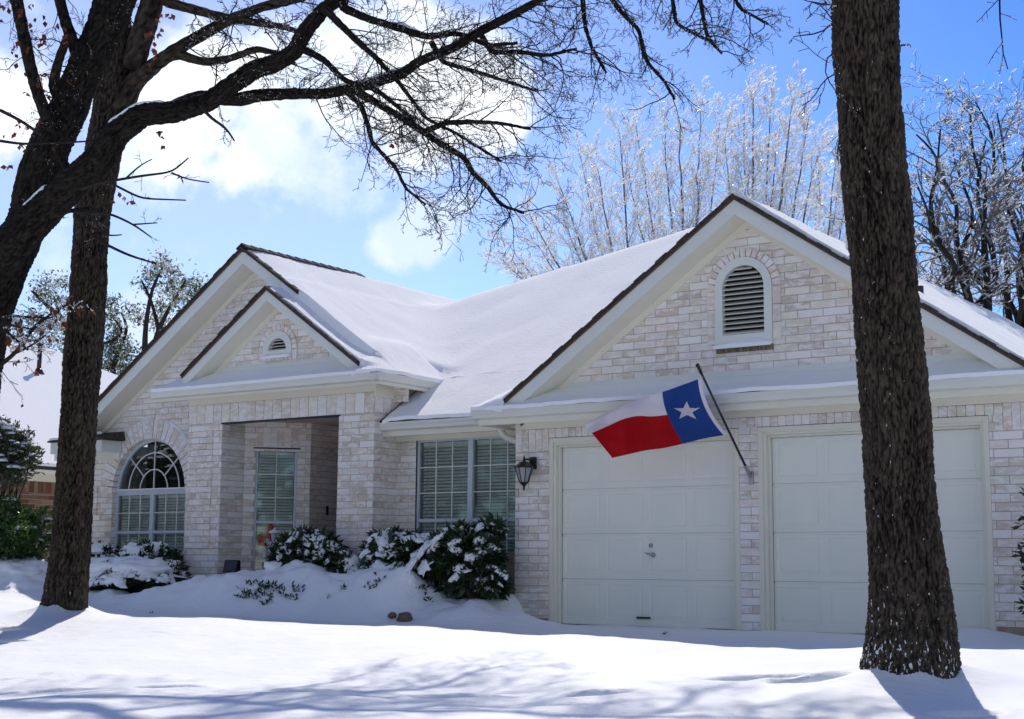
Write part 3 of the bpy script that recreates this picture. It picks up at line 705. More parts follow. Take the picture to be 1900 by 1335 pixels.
def vent(F, cu, cz, ro, ri, zb, zi, nsl):
    f = MB(); ringpiece(f, F, cu, cz, ri, ro, 0, math.pi, 28, -.03, .045)
    if cz > zb+.05:
        f.box(F, cu-ro, cu-ri, -.03, .045, zb, cz); f.box(F, cu+ri, cu+ro, -.03, .045, zb, cz)
    f.box(F, cu-ri, cu+ri, -.03, .044, zb, zi)
    fo = f.build('gable_vent', 'white_trim', H)
    l = MB(); top = cz+ri; st = (top-zi)/nsl
    for k in range(nsl):
        z = zi+k*st; zz = z+st*.6; hw = ri if zz < cz else math.sqrt(max(0, ri*ri-(zz-cz)**2))
        if hw < .04: continue
        l.hexa([F.p(cu-hw, -.03, z+st*.75), F.p(cu-hw, .035, z+st*.12), F.p(cu+hw, .035, z+st*.12), F.p(cu+hw, -.03, z+st*.75),
                F.p(cu-hw, -.03, z+st*.9), F.p(cu-hw, .035, z+st*.30), F.p(cu+hw, .035, z+st*.30), F.p(cu+hw, -.03, z+st*.9)])
    l.build('louver', 'louver', fo)
    b = MB(); b.box(F, cu-ri-.02, cu+ri+.02, -.12, -.1, zb, cz+ri+.02); b.build('vent_backing', 'dark_inside', fo)
    sn = MB(); n = 14                         # snow lying on the sill, thicker in the middle
    for i in range(n):
        a = cu-ro+2*ro*i/n; b_ = cu-ro+2*ro*(i+1)/n
        h0 = .02+.06*math.sin(math.pi*i/n)**.6; h1 = .02+.06*math.sin(math.pi*(i+1)/n)**.6
        if ro < .3: h0 *= .5; h1 *= .5
        sn.hexa([F.p(a, .045, zb-.005), F.p(a, .10, zb-.03), F.p(b_, .10, zb-.03), F.p(b_, .045, zb-.005), F.p(a, .046, zb+h0), F.p(a, .095, zb+.004+.2*h0), F.p(b_, .095, zb+.004+.2*h1), F.p(b_, .046, zb+h1)])
    sn.build('vent_snow', 'shrub_snow', fo)
vent(F0, VC, VZ, VR, VR-.095, 3.17, 3.30, 14)
vent(Fp, PC, PZ, PR, PR-.105, 3.61, 3.70, 4)

# --- rakes: shingle edge, brown drip board, fascia, soffit
def rake(cu, apex, slope, y, yw, xl, xr, fh=.17, end_l=None, end_r=None):
    sh, br, fa, sf = MB(), MB(), MB(), MB()
    def seg(mb, xa, xb, o0, o1, y0, y1):
        za, zb = apex-slope*abs(xa-cu), apex-slope*abs(xb-cu)
        mb.hexa([(xa, y0, za-o1), (xb, y0, zb-o1), (xb, y1, zb-o1), (xa, y1, za-o1), (xa, y0, za-o0), (xb, y0, zb-o0), (xb, y1, zb-o0), (xa, y1, za-o0)])
    for a, b in ((xl, cu), (cu, xr)):
        n = max(1, int(abs(b-a)/.14))
        for i in range(n):                    # shingle courses step down the slope
            t0, t1 = i/n, (i+1)/n; xa, xb = a+(b-a)*t0, a+(b-a)*t1
            j = RNG.uniform(0, .008); seg(sh, xa, xb, -.012-j if (i % 2) else -.004, .022, y-.045-RNG.uniform(0, .01), y+.04)
        seg(br, a, b, .023, .050, y-.028, y-.002); seg(fa, a, b, .035, .05+fh, y, y+.03)
        seg(sf, a, b, .035+fh, .05+fh, y+.031, yw)
        seg(sf, a, b, .051+fh, .14+fh, yw-.022, yw+.01)     # frieze board against the brick
    sh.build('rake_shingles', 'shingle', H); br.build('drip_board', 'brown_board', H); fa.build('fascia', 'white_trim', H); sf.build('rake_soffit', 'cream_trim', H)
rake(2.71, 4.83, .68, -.35, 0, -.42, 6.0)
rake(-4.69, 4.58, .69, -.2, .1, -6.36, -2.92, fh=.15)
rake(-5.5, 5.30, .675, .1, .45, -9.6, -4.35, fh=.19)
# trim boards at the foot of the gable walls
m = MB(); m.box(F0, -.2, 5.6, .002, .02, 2.70, 2.89); m.build('skirt_board', 'white_trim', H); m = MB(); m.box(Fp, -6.1, -3.3, .002, .02, 3.35, 3.53); m.build('skirt_board', 'white_trim', H)
# cornice return at the far left corner
m = MB(); m.box(F0, -9.62, -8.38, -.42, -.03, 2.40, 2.58); m.box(F0, -9.19, -8.42, -.449, -.42, 2.30, 2.4); m.build('cornice_return', 'white_trim', H)
m = MB(); m.hexa([(-9.68, 0, 2.585), (-8.30, 0, 2.585), (-8.30, .44, 2.585), (-9.68, .44, 2.585), (-9.66, .0, 2.61), (-8.30, .0, 2.62), (-8.34, .44, 2.74), (-9.5, .44, 2.74)]); m.build('return_shingles', 'shingle', H)
m = MB(); m.hexa([(-9.66, -.01, 2.615), (-8.75, -.01, 2.622), (-8.7, .3, 2.71), (-9.5, .3, 2.71), (-9.6, 0, 2.655), (-8.6, .0, 2.645), (-8.75, .3, 2.75), (-9.4, .3, 2.75)]); m.build('return_snow', 'roof_snow', H, bevel=.01)

# --- roof planes as height functions; snow sheets lie on them
def big(x, y): return 5.30-np.where(x > -5.5, .70, .675)*abs(x+5.5)
def smin(a, b, k):
    h = np.maximum(k-abs(a-b), 0)/k; return np.minimum(a, b)-h*h*k*.25
def main(x, y): return np.minimum(smin(2.6+.66*(y-.17), 5.16+.325*(x+3.84), .3), np.minimum(6.0-.70*(x+.78), 6.0-.66*(y-7.5)))
def gar(x, y): return 4.84-.68*abs(x-2.71)
def small(x, y): return 4.60-.69*abs(x+4.69)
def smax(vals, k):
    a = vals[0]
    for b in vals[1:]:
        h = np.maximum(k-abs(a-b), 0)/k; a = np.maximum(a, b)+h*h*k*.25
    return a
LOW = -50.
def roofA(x, y, k):                           # everything left of the entry eave, the main body and the garage wing
    v1 = np.where(y >= .1-1e-6, big(x, y), LOW)
    v2 = np.where(y >= .17-1e-6, main(x, y), LOW)
    v3 = np.where((y >= -.35-1e-6) & (x > -.75), gar(x, y), LOW)
    v4 = np.where((y >= -.2-1e-6) & (x >= -4.70) & (x < -2.4), small(x, y), LOW)
    v5 = np.where((y >= -.33-1e-6) & (x <= -2.5+1e-6) & (x > -3.3) & (y < 1.2), np.minimum(3.20+.56*(y+.33), big(x, y)), LOW)
    v6 = np.where((x >= -.9-1e-6) & (x < 0), np.minimum(2.59+.56*(y+.42), 2.59+.8*(x+.9)), LOW)
    return smax([v1, v4, v5, v2, v3, v6], k)
def domA(x, y):
    if y > 1.13: return -9.6 < x < 6.0
    if y > .17: return (-9.6 < x < -2.5) or (-.9 < x < 6.0)
    if y > .1: return (-9.6 < x < -2.5) or (-.9 < x < 6.0)
    if y > -.2: return (-4.69 < x < -2.5) or (-.42 < x < 6.0) or (-.9 < x < -.42)
    if y > -.33: return (-2.95 < x < -2.5) or (-.42 < x < 6.0) or (-.9 < x < -.42)
    if y > -.35: return (-.9 < x < 6.0)
    return y > -.42 and (-.9 < x < -.42)
def sheet(name, mname, fn, dom, xs, ys, dz, skirt, parent=H, nz=0., smooth=True):
    xs, ys = np.array(sorted(set(np.round(xs, 4)))), np.array(sorted(set(np.round(ys, 4))))
    X, Y = np.meshgrid(xs, ys); Z = fn(X, Y)+dz
    if nz: Z = Z+nz*fbm(X*1.7, Y*1.7, 9, 3)+nz*.35*fbm(X*7, Y*7, 19, 2)
    nx, ny = len(xs), len(ys); used = {}; V = []; Fc = []
    def vid(i, j):
        k = (i, j)
        if k not in used: used[k] = len(V); V.append((X[j, i], Y[j, i], Z[j, i]))
        return used[k]
    cell = [[dom((xs[i]+xs[i+1])/2, (ys[j]+ys[j+1])/2) for i in range(nx-1)] for j in range(ny-1)]
    sk = []
    for j in range(ny-1):
        for i in range(nx-1):
            if not cell[j][i]: continue
            a, b, c, d = vid(i, j), vid(i+1, j), vid(i+1, j+1), vid(i, j+1); Fc.append((a, b, c, d))
            if j == 0 or not cell[j-1][i]: sk.append((a, b))
            if i == nx-2 or not cell[j][i+1]: sk.append((b, c))
            if j == ny-2 or not cell[j+1][i]: sk.append((c, d))
            if i == 0 or not cell[j][i-1]: sk.append((d, a))
    if skirt:
        low = {}
        def lo(a):
            if a not in low: low[a] = len(V); p = V[a]; V.append((p[0], p[1], p[2]-skirt))
            return low[a]
        for a, b in sk: Fc.append((b, a, lo(a), lo(b)))
    mb = MB(); mb.add(V, Fc); o = mb.build(name, mname, parent, smooth=smooth)
    if skirt and smooth:
        es = o.modifiers.new('edge', 'EDGE_SPLIT'); es.split_angle = rad(50)
    return o
KX = [-9.6, -6.36, -4.69, -2.95, -2.92, -2.5, -.9, -.42, 2.71, 6.0]; KY = [-.42, -.35, -.33, -.2, .1, .17, 1.13]
xsn = list(np.arange(-9.6, 6.0, .11))+KX; ysn = list(np.arange(-.42, 1.3, .07))+list(np.arange(1.3, 8, .14))+[8, 9, 10]+KY
rf = sheet('roof', 'shingle', lambda x, y: roofA(x, y, .02), lambda x, y: domA(x, y) and not (-2.55 < x < -2.4 and y < 1.14) and not (x > -3 and x < -2.4 and y < -.28) and not (-.9 < x < -.42 and (y < -.37 or x < -.85)), xsn+[-2.55, -.85], ysn+[-.28, -.37], -.014, .020, smooth=False)
def thin(x, y):                               # the snow thins towards the bare shingle edges of the rakes
    a = .03*(1-sm(0, .3, y+.2))*((x > -4.8) & (x < -2.9)); b = .03*(1-sm(0, .3, y-.1))*((x > -9.7) & (x < -4.4))
    return -(a+b)-.028*(1-sm(0, .3, y+.35))*((x > -.5) & (x < 2.6))
rs = sheet('roof_snow', 'roof_snow', lambda x, y: roofA(x, y, .02+.26*np.where(y < 1.3, sm(-2.5, -3.2, x)+(x > -2.4), 1.))+thin(x, y), domA, [x for x in xsn], ysn, .042, .05, nz=.016)
def midroof(x, y): return 2.6+.66*(y-.17)
sheet('roof', 'shingle', midroof, lambda x, y: True, [-2.9, -.9], [.205, 1.3], -.015, .03, smooth=False)
sheet('roof_snow', 'roof_snow', lambda x, y: midroof(x, y)-.05*sm(.25, 0, x+2.9), lambda x, y: x+2.9 > .0+max(0, (.05)), list(np.arange(-2.9, -.85, .08)), list(np.arange(.17, 1.4, .07)), .042, .05, nz=.012)
# little roof strips that run below the gables
def pentp(x, y): return np.minimum(3.20+.56*(y+.33), 3.20+.62*(x+6.92))
sheet('pent_roof', 'shingle', pentp, lambda x, y: True, [-6.89, -6.3, -2.97], [-.295, .1], -.012, .03, smooth=False)
sheet('pent_snow', 'roof_snow', pentp, lambda x, y: True, list(np.arange(-6.88, -2.9, .08))+[-2.88], list(np.arange(-.335, .1, .06))+[.1], .036, .045, nz=.008)
def pentg(x, y): return 2.59+.50*(y+.42)
sheet('pent_roof', 'shingle', pentg, lambda x, y: True, [-.6, 6.32], [-.385, 0], -.012, .03, smooth=False)
sheet('pent_snow', 'roof_snow', pentg, lambda x, y: True, list(np.arange(-.65, 6.35, .08)), list(np.arange(-.425, -.02, .055))+[-.005], .036, .045, nz=.008)
# left slope of the small entry gable
sheet('roof', 'shingle', small, lambda x, y: True, [-6.36, -4.69], [-.2, .5], -.012, .03, smooth=False)
sheet('roof_snow', 'roof_snow', small, lambda x, y: True, list(np.arange(-6.3, -4.69, .1))+[-4.69], [-.17, -.1, 0, .15, .3, .5], .03, .035, nz=.006)
# bare ridge cap of the large gable
m = MB(); y = .06
while y < 2.6:
    for sgn in (-1, 1):
        m.hexa([(-5.5, y, 5.335), (-5.5+sgn*.10, y, 5.265), (-5.5+sgn*.10, y+.2, 5.262), (-5.5, y+.2, 5.332), (-5.5, y, 5.362), (-5.5+sgn*.11, y, 5.292), (-5.5+sgn*.11, y+.2, 5.28), (-5.5, y+.2, 5.35)])
    y += .19
m.build('ridge_cap', 'shingle', H)
# flues on the far slope
m = MB(); tube(m, [(3.52, 1.0, 4.2), (3.52, 1.0, 4.75)], .05, 12); m.build('vent_pipe', 'aluminium', H); m = MB(); tube(m, [(4.36, .95, 3.6), (4.36, .95, 3.83)], .035, 12); m.build('vent_pipe', 'black_metal', H)
# downspout elbow under the mid eave
m = MB(); P = np.array([(-.95, .30, 2.50), (-.95, .30, 2.42), (-.93, .30, 2.36), (-.86, .31, 2.30), (-.74, .33, 2.26), (-.62, .36, 2.20), (-.57, .37, 2.1), (-.565, .37, .4)])
tube(m, P, .045, 10); m.build('downspout', 'gutter_paint', H, smooth=True)

# red decoration inside the tall window
rd = thing('window_decoration', Fa.p(.42, -.12, .7), 'red cloth house-shaped decoration behind the lower pane of the entry window', 'decoration')
m = MB()
m.add([Fa.p(.24, -.078, .68), Fa.p(.56, -.078, .68), Fa.p(.56, -.078, 1.08), Fa.p(.62, -.078, 1.08), Fa.p(.42, -.078, 1.29), Fa.p(.22, -.078, 1.08), Fa.p(.24, -.078, 1.06),
       Fa.p(.24, -.070, .68), Fa.p(.56, -.070, .68), Fa.p(.56, -.070, 1.08), Fa.p(.62, -.070, 1.08), Fa.p(.42, -.070, 1.29), Fa.p(.22, -.070, 1.08), Fa.p(.24, -.070, 1.06)],
      [tuple(range(6, -1, -1)), tuple(range(7, 14))]+[(i, (i+1) % 7, 7+(i+1) % 7, 7+i) for i in range(7)])
m.build('cloth', 'red_cloth', rd)
m = MB(); m.box(Fa, .25, .42, -.0695, -.066, .72, .95); m.build('pocket', 'flag_white', rd)

# ------------------------------------------------------------------ wall lantern
lt = thing('wall_lantern', (-.2, 0, 1.6), 'black wall lantern with flared glass on the brick left of the garage', 'lantern')
m = MB(); m.box(F0, -.285, -.175, .012, .03, 1.86, 2.01); m.build('back_plate', 'black_metal', lt, bevel=.01)
LX, LY = -.245, -.19
m = MB(); tube(m, [(-.23, -.03, 1.94), (-.23, -.09, 1.975), (-.24, -.16, 1.975), (LX, LY, 1.955)], .012, 8); m.build('arm', 'black_metal', lt, smooth=True)
m = MB(); lathe(m, (LX, LY, 0), [(0, 2.03), (.007, 2.01), (.012, 1.985), (.018, 1.965), (.02, 1.95), (.055, 1.935), (.082, 1.91), (.122, 1.882), (.127, 1.87), (.11, 1.866), (0, 1.87)], 8); m.build('roof', 'black_metal', lt)
m = MB(); lathe(m, (LX, LY, 0), [(.108, 1.868), (.085, 1.80), (.06, 1.72), (.045, 1.69), (0, 1.69)], 8); m.build('glass_shade', 'lamp_glass', lt)
m = MB()
for j in range(8):
    b = 2*math.pi*j/8; P = [(LX+r*math.cos(b), LY+r*math.sin(b), z) for r, z in ((.112, 1.868), (.09, 1.80), (.065, 1.72), (.05, 1.688))]; tube(m, P, .006, 5)
m.build('frame', 'black_metal', lt)
m = MB(); lathe(m, (LX, LY, 0), [(.05, 1.695), (.055, 1.685), (.03, 1.66), (.012, 1.64), (.014, 1.62), (.004, 1.585), (0, 1.58)], 8); m.build('finial', 'black_metal', lt)
m = MB(); ball(m, (LX, LY, 1.79), (.02, .02, .04)); m.build('bulb', 'lamp_glass', lt, smooth=True)

# ------------------------------------------------------------------ flag on its pole
PB = np.array([2.71, -.03, 1.68]); PT = np.array([2.575, -1.0, 2.83])
fp = thing('flagpole', PB, 'slanted black flagpole on the brick pier between the garage doors', 'flagpole')
m = MB(); tube(m, [PB+(PT-PB)*.06, PB+(PT-PB)*.97], [.0145, .0125], 12); m.build('pole', 'black_metal', fp, smooth=True)
m = MB(); ball(m, PT, .024, 12, 8); tube(m, [PB+(PT-PB)*.935, PB+(PT-PB)*.985], .018, 12); m.build('finial', 'black_metal', fp, smooth=True)
m = MB(); tube(m, [PB+(PT-PB)*.0, PB+(PT-PB)*.11], .021, 12); m.box(F0, 2.68, 2.74, .008, .03, 1.60, 1.74); m.build('bracket', 'steel', fp, bevel=.003)
fl = thing('state_flag', PB+(PT-PB)*.4, 'red, white and blue flag with one white star flying from the slanted pole', 'flag')
rows = [[(0, 1301, 702), (.167, 1268, 714), (.333, 1229, 728), (.5, 1193, 738), (.667, 1157, 752), (.85, 1115, 771), (1, 1083, 789)],
        [(0, 1316, 757), (.167, 1277, 765), (.333, 1239.5, 770), (.45, 1206, 774), (.55, 1185, 771), (.7, 1155, 778), (.85, 1130, 790), (1, 1098, 804)],
        [(0, 1350, 807), (.167, 1310, 813), (.333, 1267, 824), (.5, 1232, 832), (.667, 1197, 836), (.83, 1164, 844), (1, 1136, 850)]]
def rowat(r, u):
    a = np.array(rows[r]); return np.interp(u, a[:, 0], a[:, 1]), np.interp(u, a[:, 0], a[:, 2])
def flagpt(u, v):
    P = []
    for r in range(3):
        xs_, ys_ = [], []
        for du in (-.05, -.025, 0, .025, .05):
            x_, y_ = rowat(r, min(1, max(0, u+du))); xs_.append(x_); ys_.append(y_)
        if u < .05 or u > .95: x_, y_ = rowat(r, u)
        else: x_, y_ = np.mean(xs_), np.mean(ys_)
        P.append((x_, y_))
    w = ((1-v)*(1-2*v), 4*v*(1-v), v*(2*v-1)); x_ = sum(w[i]*P[i][0] for i in range(3)); y_ = sum(w[i]*P[i][1] for i in range(3))
    yy = -.93+.50*v + .07*math.sin(u*9+v*1.5)*min(1, u*1.6) + .045*math.sin(u*19-v*5)*min(1, u*4) + .02*math.sin(u*7+v*13)*min(1, u*4) - .10*u
    d = CR*(x_-950)/FPX-CU*(y_-667.5)/FPX+CF; t = (yy-CAM[1])/d[1]
    return CAM+d*t
nu, nv = 66, 36; V = [flagpt(i/nu, j/nv) for j in range(nv+1) for i in range(nu+1)]
V = np.array(V); parts = {'blue_field': [], 'white_stripe': [], 'red_stripe': [], 'hoist_band': []}
for j in range(nv):
    for i in range(nu):
        q_ = (j*(nu+1)+i, j*(nu+1)+i+1, (j+1)*(nu+1)+i+1, (j+1)*(nu+1)+i)
        parts['hoist_band' if i < 2 else 'blue_field' if i < 22 else 'white_stripe' if j < 18 else 'red_stripe'].append(q_)
for k, Fc in parts.items():
    idx = sorted({i for f in Fc for i in f}); mp = {a: b for b, a in enumerate(idx)}
    mb = MB(); mb.add(V[idx], [tuple(mp[i] for i in f) for f in Fc])
    mb.build(k, {'hoist_band': 'flag_white', 'blue_field': 'flag_blue', 'white_stripe': 'flag_white', 'red_stripe': 'flag_red'}[k], fl, smooth=True)
star = MB(); pts = []
for i in range(10):
    r = .178 if i % 2 == 0 else .070; a = math.pi+i*math.pi/5-.08; pts.append((.175+r*math.cos(a)*.62, .485-r*math.sin(a)))
for i in range(10):
    a, b = pts[i], pts[(i+1) % 10]; c = (.175, .485); prev = None
    for k in range(7):
        t = k/6; A = np.array(flagpt(c[0]+(a[0]-c[0])*t, c[1]+(a[1]-c[1])*t)); B = np.array(flagpt(c[0]+(b[0]-c[0])*t, c[1]+(b[1]-c[1])*t))
        A[1] -= .006; B[1] -= .006
        if prev: star.quad(prev[0], prev[1], B, A)
        prev = (A, B)
star.build('star', 'flag_white', fl)
m = MB()
for v in (0, 1):
    c = flagpt(0, v); tube(m, [c, c+np.array([.02, 0, .01])], .006, 6)
m.build('clip', 'steel', fl)

# ------------------------------------------------------------------ foliage helpers
def leaves(mb, C, size, D=None, ratio=.42, fold=.25, jitter=.35):
    """folded leaf blades at centres C; D gives the direction each blade grows"""
    C = np.asarray(C, float); n = len(C)
    if D is None: D = NR.normal(size=(n, 3))
    D = D+NR.normal(size=(n, 3))*jitter; D /= np.linalg.norm(D, axis=1)[:, None]+1e-9
    up = NR.normal(size=(n, 3))+np.array([0, 0, 1.2]); S = np.cross(D, up); S /= np.linalg.norm(S, axis=1)[:, None]+1e-9
    Nn = np.cross(S, D); L_ = (size*(.65+.7*NR.rand(n)))[:, None]; w = L_*ratio*.5
    a = C; b = C+D*L_; m_ = C+D*L_*.45
    l = m_+S*w+Nn*w*fold; r = m_-S*w+Nn*w*fold
    V = np.stack([a, r, b, l], 1).reshape(-1, 3); base = np.arange(n)*4+mb.n
    mb.v.append(V); mb.n += 4*n
    mb.f.extend(np.stack([base, base+1, base+2], 1).tolist()); mb.f.extend(np.stack([base, base+2, base+3], 1).tolist())
def snow_blob(mb, c, r, seed=0, seg=18, rings=9, down=.35, ragged=.3, axis=None):
    """a cushion of snow: domed top, ragged drooping hem"""
    V = []; Fc = []
    for i in range(rings+1):
        a = (math.pi*.5+down)*i/rings
        for j in range(seg):
            b = 2*math.pi*j/seg
            d = Vector((math.sin(a)*math.cos(b), math.sin(a)*math.sin(b), math.cos(a)))
            k = 1+.34*mnoise.noise(d*2.1+Vector((seed*7.1, 0, 0)))+.16*mnoise.noise(d*5+Vector((seed*3.3, 0, 0)))
            if i >= rings-2: k *= 1+ragged*mnoise.noise(Vector((math.cos(b)*3, math.sin(b)*3, seed*5.)))*(i-rings+2)/2
            w = Vector((r[0]*d.x*k, r[1]*d.y*k, r[2]*d.z*k))
            if axis is not None: w = axis @ w
            V.append((c[0]+w.x, c[1]+w.y, c[2]+w.z))
    for i in range(rings):
        for j in range(seg):
            k = (j+1) % seg; Fc.append((i*seg+j, (i+1)*seg+j, (i+1)*seg+k, i*seg+k))
    Fc.append(tuple(rings*seg+j for j in range(seg)))
    mb.add(V, Fc)
def shrub(name, c, r, label, nclump, leaf, caps, lm='rhodo_leaf', group=None, lpc=14, cat='shrub', low=False, snowpieces=0, cover=None):
    root = thing(name, (c[0], c[1], gz(c[0], c[1])), label, cat, group)
    f = MB(); st = MB(); C = []; D = []; base = np.array([c[0], c[1], gz(c[0], c[1])-.05])
    for _ in range(nclump):
        d = NR.normal(size=3); d[2] = abs(d[2])*(.6 if low else .9)-(.35 if not low else .15); d /= np.linalg.norm(d)
        k = .55+.45*NR.rand()**.5; p = np.array(c)+d*np.array(r)*k
        if cover and cover(p, d): continue
        for _ in range(lpc):
            dd = NR.normal(size=3)*.75+d*.8+np.array([0, 0, -.15]); dd /= np.linalg.norm(dd); C.append(p+NR.normal(size=3)*leaf*.15); D.append(dd)
        if NR.rand() < .5: tube(st, [base+NR.normal(size=3)*.03, base*.45+p*.55+NR.normal(size=3)*.03, p], [.012, .008, .005], 4, False)
    leaves(f, C, leaf, np.array(D), ratio=.34, jitter=.2)
    f.build('foliage', lm, root); 
    if st.n: st.build('stems', 'stem', root)
    s_ = MB()
    for i, (dx, dy, dz, rx, ry, rz, *tl_) in enumerate(caps): snow_blob(s_, (c[0]+dx, c[1]+dy, c[2]+dz), (rx, ry, rz), seed=i+c[0]*3, seg=26, rings=14, ragged=1.0, axis=Vector(tl_[0]).to_track_quat('Z', 'X').to_matrix() if tl_ else None)
    for i in range(snowpieces):
        d = NR.normal(size=3); d[2] = abs(d[2])*.9+.1; d /= np.linalg.norm(d); p = np.array(c)+d*np.array(r)*(.88+.16*NR.rand())
        q = .022+.055*NR.rand()**1.6; ax = Vector((d[0], d[1], d[2]+.7)).to_track_quat('Z', 'Y').to_matrix() @ Matrix.Rotation(NR.rand()*6.3, 3, 'Z')
        snow_blob(s_, p, (q*(1+1.5*NR.rand()), q*(.8+.4*NR.rand()), q*.62), seed=i*1.7+c[1], seg=10, rings=6, ragged=1.2, down=.5, axis=ax)
    if s_.n: s_.build('snow', 'shrub_snow', root, smooth=True)
    return root
# planting bed, left to right
shrub('shrub', (-8.75, -1.15, .42), (.75, .45, .28), 'long snow mound with a few leaves showing left of the near-left trunk', 46, .06, [(-.1, .05, .12, .85, .5, .22), (.35, -.1, .05, .45, .45, .22)], low=True, lpc=9)
shrub('shrub', (-8.75, -.2, .78), (.35, .3, .22), 'small drooping leafy shrub with a curl of snow left of the near-left trunk', 40, .09, [(-.1, 0, .12, .26, .2, .1), (.16, 0, .12, .2, .2, .12)], lpc=10)
shrub('shrub', (-7.9, -.25, .70), (.34, .3, .26), 'small round dark shrub with a snow cap under the left edge of the arched window', 110, .085, [(-.06, 0, .15, .26, .24, .13), (.2, -.05, .04, .13, .14, .09)], lpc=13)
shrub('shrub', (-6.95, -.15, .66), (.55, .36, .32), 'dark shrub with a long snow cap and upright leafy tip before the arched window', 210, .085, [(-.12, -.05, .16, .38, .28, .14), (.08, 0, .24, .2, .2, .1), (-.42, -.1, -.05, .14, .14, .09)], lpc=13)
shrub('shrub', (-6.35, -.45, .52), (.42, .3, .22), 'low drooping shrub with snow cap just right of the arched window shrubs', 110, .08, [(-.05, 0, .10, .36, .26, .13), (.22, -.05, .02, .18, .2, .1)], lpc=12)
shrub('hedge', (-6.45, -1.15, .40), (.98, .52, .32), 'long clipped hedge under a thick snow blanket right of the near-left trunk', 330, .05,
      [(-.05, .10, .17, .93, .46, .19), (-.5, .02, .15, .42, .40, .17), (.42, .02, .15, .42, .40, .17)], lpc=12, low=True, cat='hedge', snowpieces=150)
shrub('shrub', (-3.62, -.35, .78), (.47, .40, .33), 'round dark-leaved shrub with tufts of snow before the entry opening', 330, .115, [(-.30, -.2, .06, .12, .16, .06, (-.6, -.5, .6)), (-.20, -.28, -.18, .24, .22, .16), (-.02, -.1, .28, .15, .12, .05), (.2, -.15, .22, .13, .1, .05), (.24, -.3, -.1, .1, .1, .06, (.3, -.7, .6))], lpc=12, snowpieces=120)
shrub('shrub', (-3.0, -.35, .62), (.26, .24, .24), 'little leafy shrub half buried beside the brick pier', 50, .10, [(.12, 0, .02, .16, .16, .16)], lpc=10, snowpieces=25)
shrub('shrub', (-2.28, -.25, .78), (.36, .32, .34), 'pointed snow-laden shrub in the corner left of the front window', 130, .105, [(-.12, -.16, -.16, .2, .16, .16), (-.2, -.1, .04, .13, .12, .10), (.06, -.12, .06, .12, .10, .08), (.2, -.1, -.12, .15, .14, .12), (-.02, .05, .33, .10, .08, .05), (-.3, -.12, -.26, .18, .16, .13), (.0, -.08, .18, .1, .1, .06)], lpc=11, snowpieces=50)
shrub('shrub', (-1.78, -.35, .78), (.40, .32, .30), 'dark arching shrub capped with snow under the front window', 190, .11, [(-.06, -.05, .24, .17, .12, .07), (.16, .0, .24, .12, .1, .06), (-.26, -.16, .02, .15, .12, .09), (-.3, -.24, -.18, .2, .16, .14), (-.05, -.24, -.12, .15, .12, .10)], lpc=12, snowpieces=40)
shrub('shrub', (-1.0, -.40, .72), (.50, .36, .40), 'largest dark evergreen shrub with snow streaks beside the garage corner', 620, .125,
      [(-.25, -.2, .27, .15, .2, .05, (-.5, -.4, .8)), (-.40, -.26, .14, .15, .22, .06, (-.7, -.5, .6)), (-.54, -.30, -.04, .14, .22, .07, (-.75, -.5, .5)), (-.06, -.05, .40, .2, .13, .05), (-.66, -.36, -.22, .2, .16, .12), (.14, -.32, .14, .05, .08, .05, (.1, -.8, .6)), (-.32, -.36, -.06, .1, .16, .05, (-.5, -.8, .4)), (.2, -.34, -.06, .05, .1, .04, (.1, -.9, .5))], lpc=12, snowpieces=70)
shrub('shrub', (-.62, -.32, 1.08), (.17, .15, .14), 'leafy top sprig of the shrub standing highest against the front window', 20, .13, [(-.1, 0, -.05, .12, .1, .05)], lpc=10, snowpieces=10)
shrub('shrub', (-.62, -.55, .45), (.34, .26, .26), 'low dark foliage touching the foot of the brick garage corner', 130, .11, [(.14, -.05, -.02, .12, .12, .12)], lpc=11, snowpieces=20)
# sprigs poking through the bed's snow
SPR = [(480, 1097, .30, 62, 'buried shrub with the widest patch of leaves showing through the bed snow'), (540, 1104, .16, 16, 'leaf tips breaking the snow right of the widest leaf patch'), (607, 1107, .07, 1, 'single upright leaf rosette standing alone low in the bed snow'),
       (690, 1083, .14, 9, 'leaf rosette with spread leaves on the snow bank left of the big shrub'), (640, 1096, .09, 2, 'flat leaf pair lying on the bed snow between rosettes'), (790, 1112, .12, 8, 'few leaf tips at the snow edge below the largest shrub')]
for x_, y_, r_, n_, lab in SPR:
    d = vray(x_, y_); t = 10.
    while t < 30:
        q = CAM+d*t
        if q[2] < gz(q[0], q[1]): break
        t += .04
    rt = thing('leaf_sprig', q, lab, 'shrub', 'leaf sprigs in the planting bed'); mb = MB()
    C, D = [], []
    for _ in range(n_):
        p = q+np.array([NR.uniform(-1, 1)*r_, NR.uniform(-.5, .5)*r_, 0]); p[2] = gz(p[0], p[1])+.005
        for _ in range(6): a = NR.rand()*6.28; C.append(p+NR.normal(size=3)*.012); D.append([math.cos(a), math.sin(a), .35+NR.rand()*.8])
    leaves(mb, C, .055, np.array(D), ratio=.34, jitter=.5); mb.build('foliage', 'rhodo_leaf', rt)

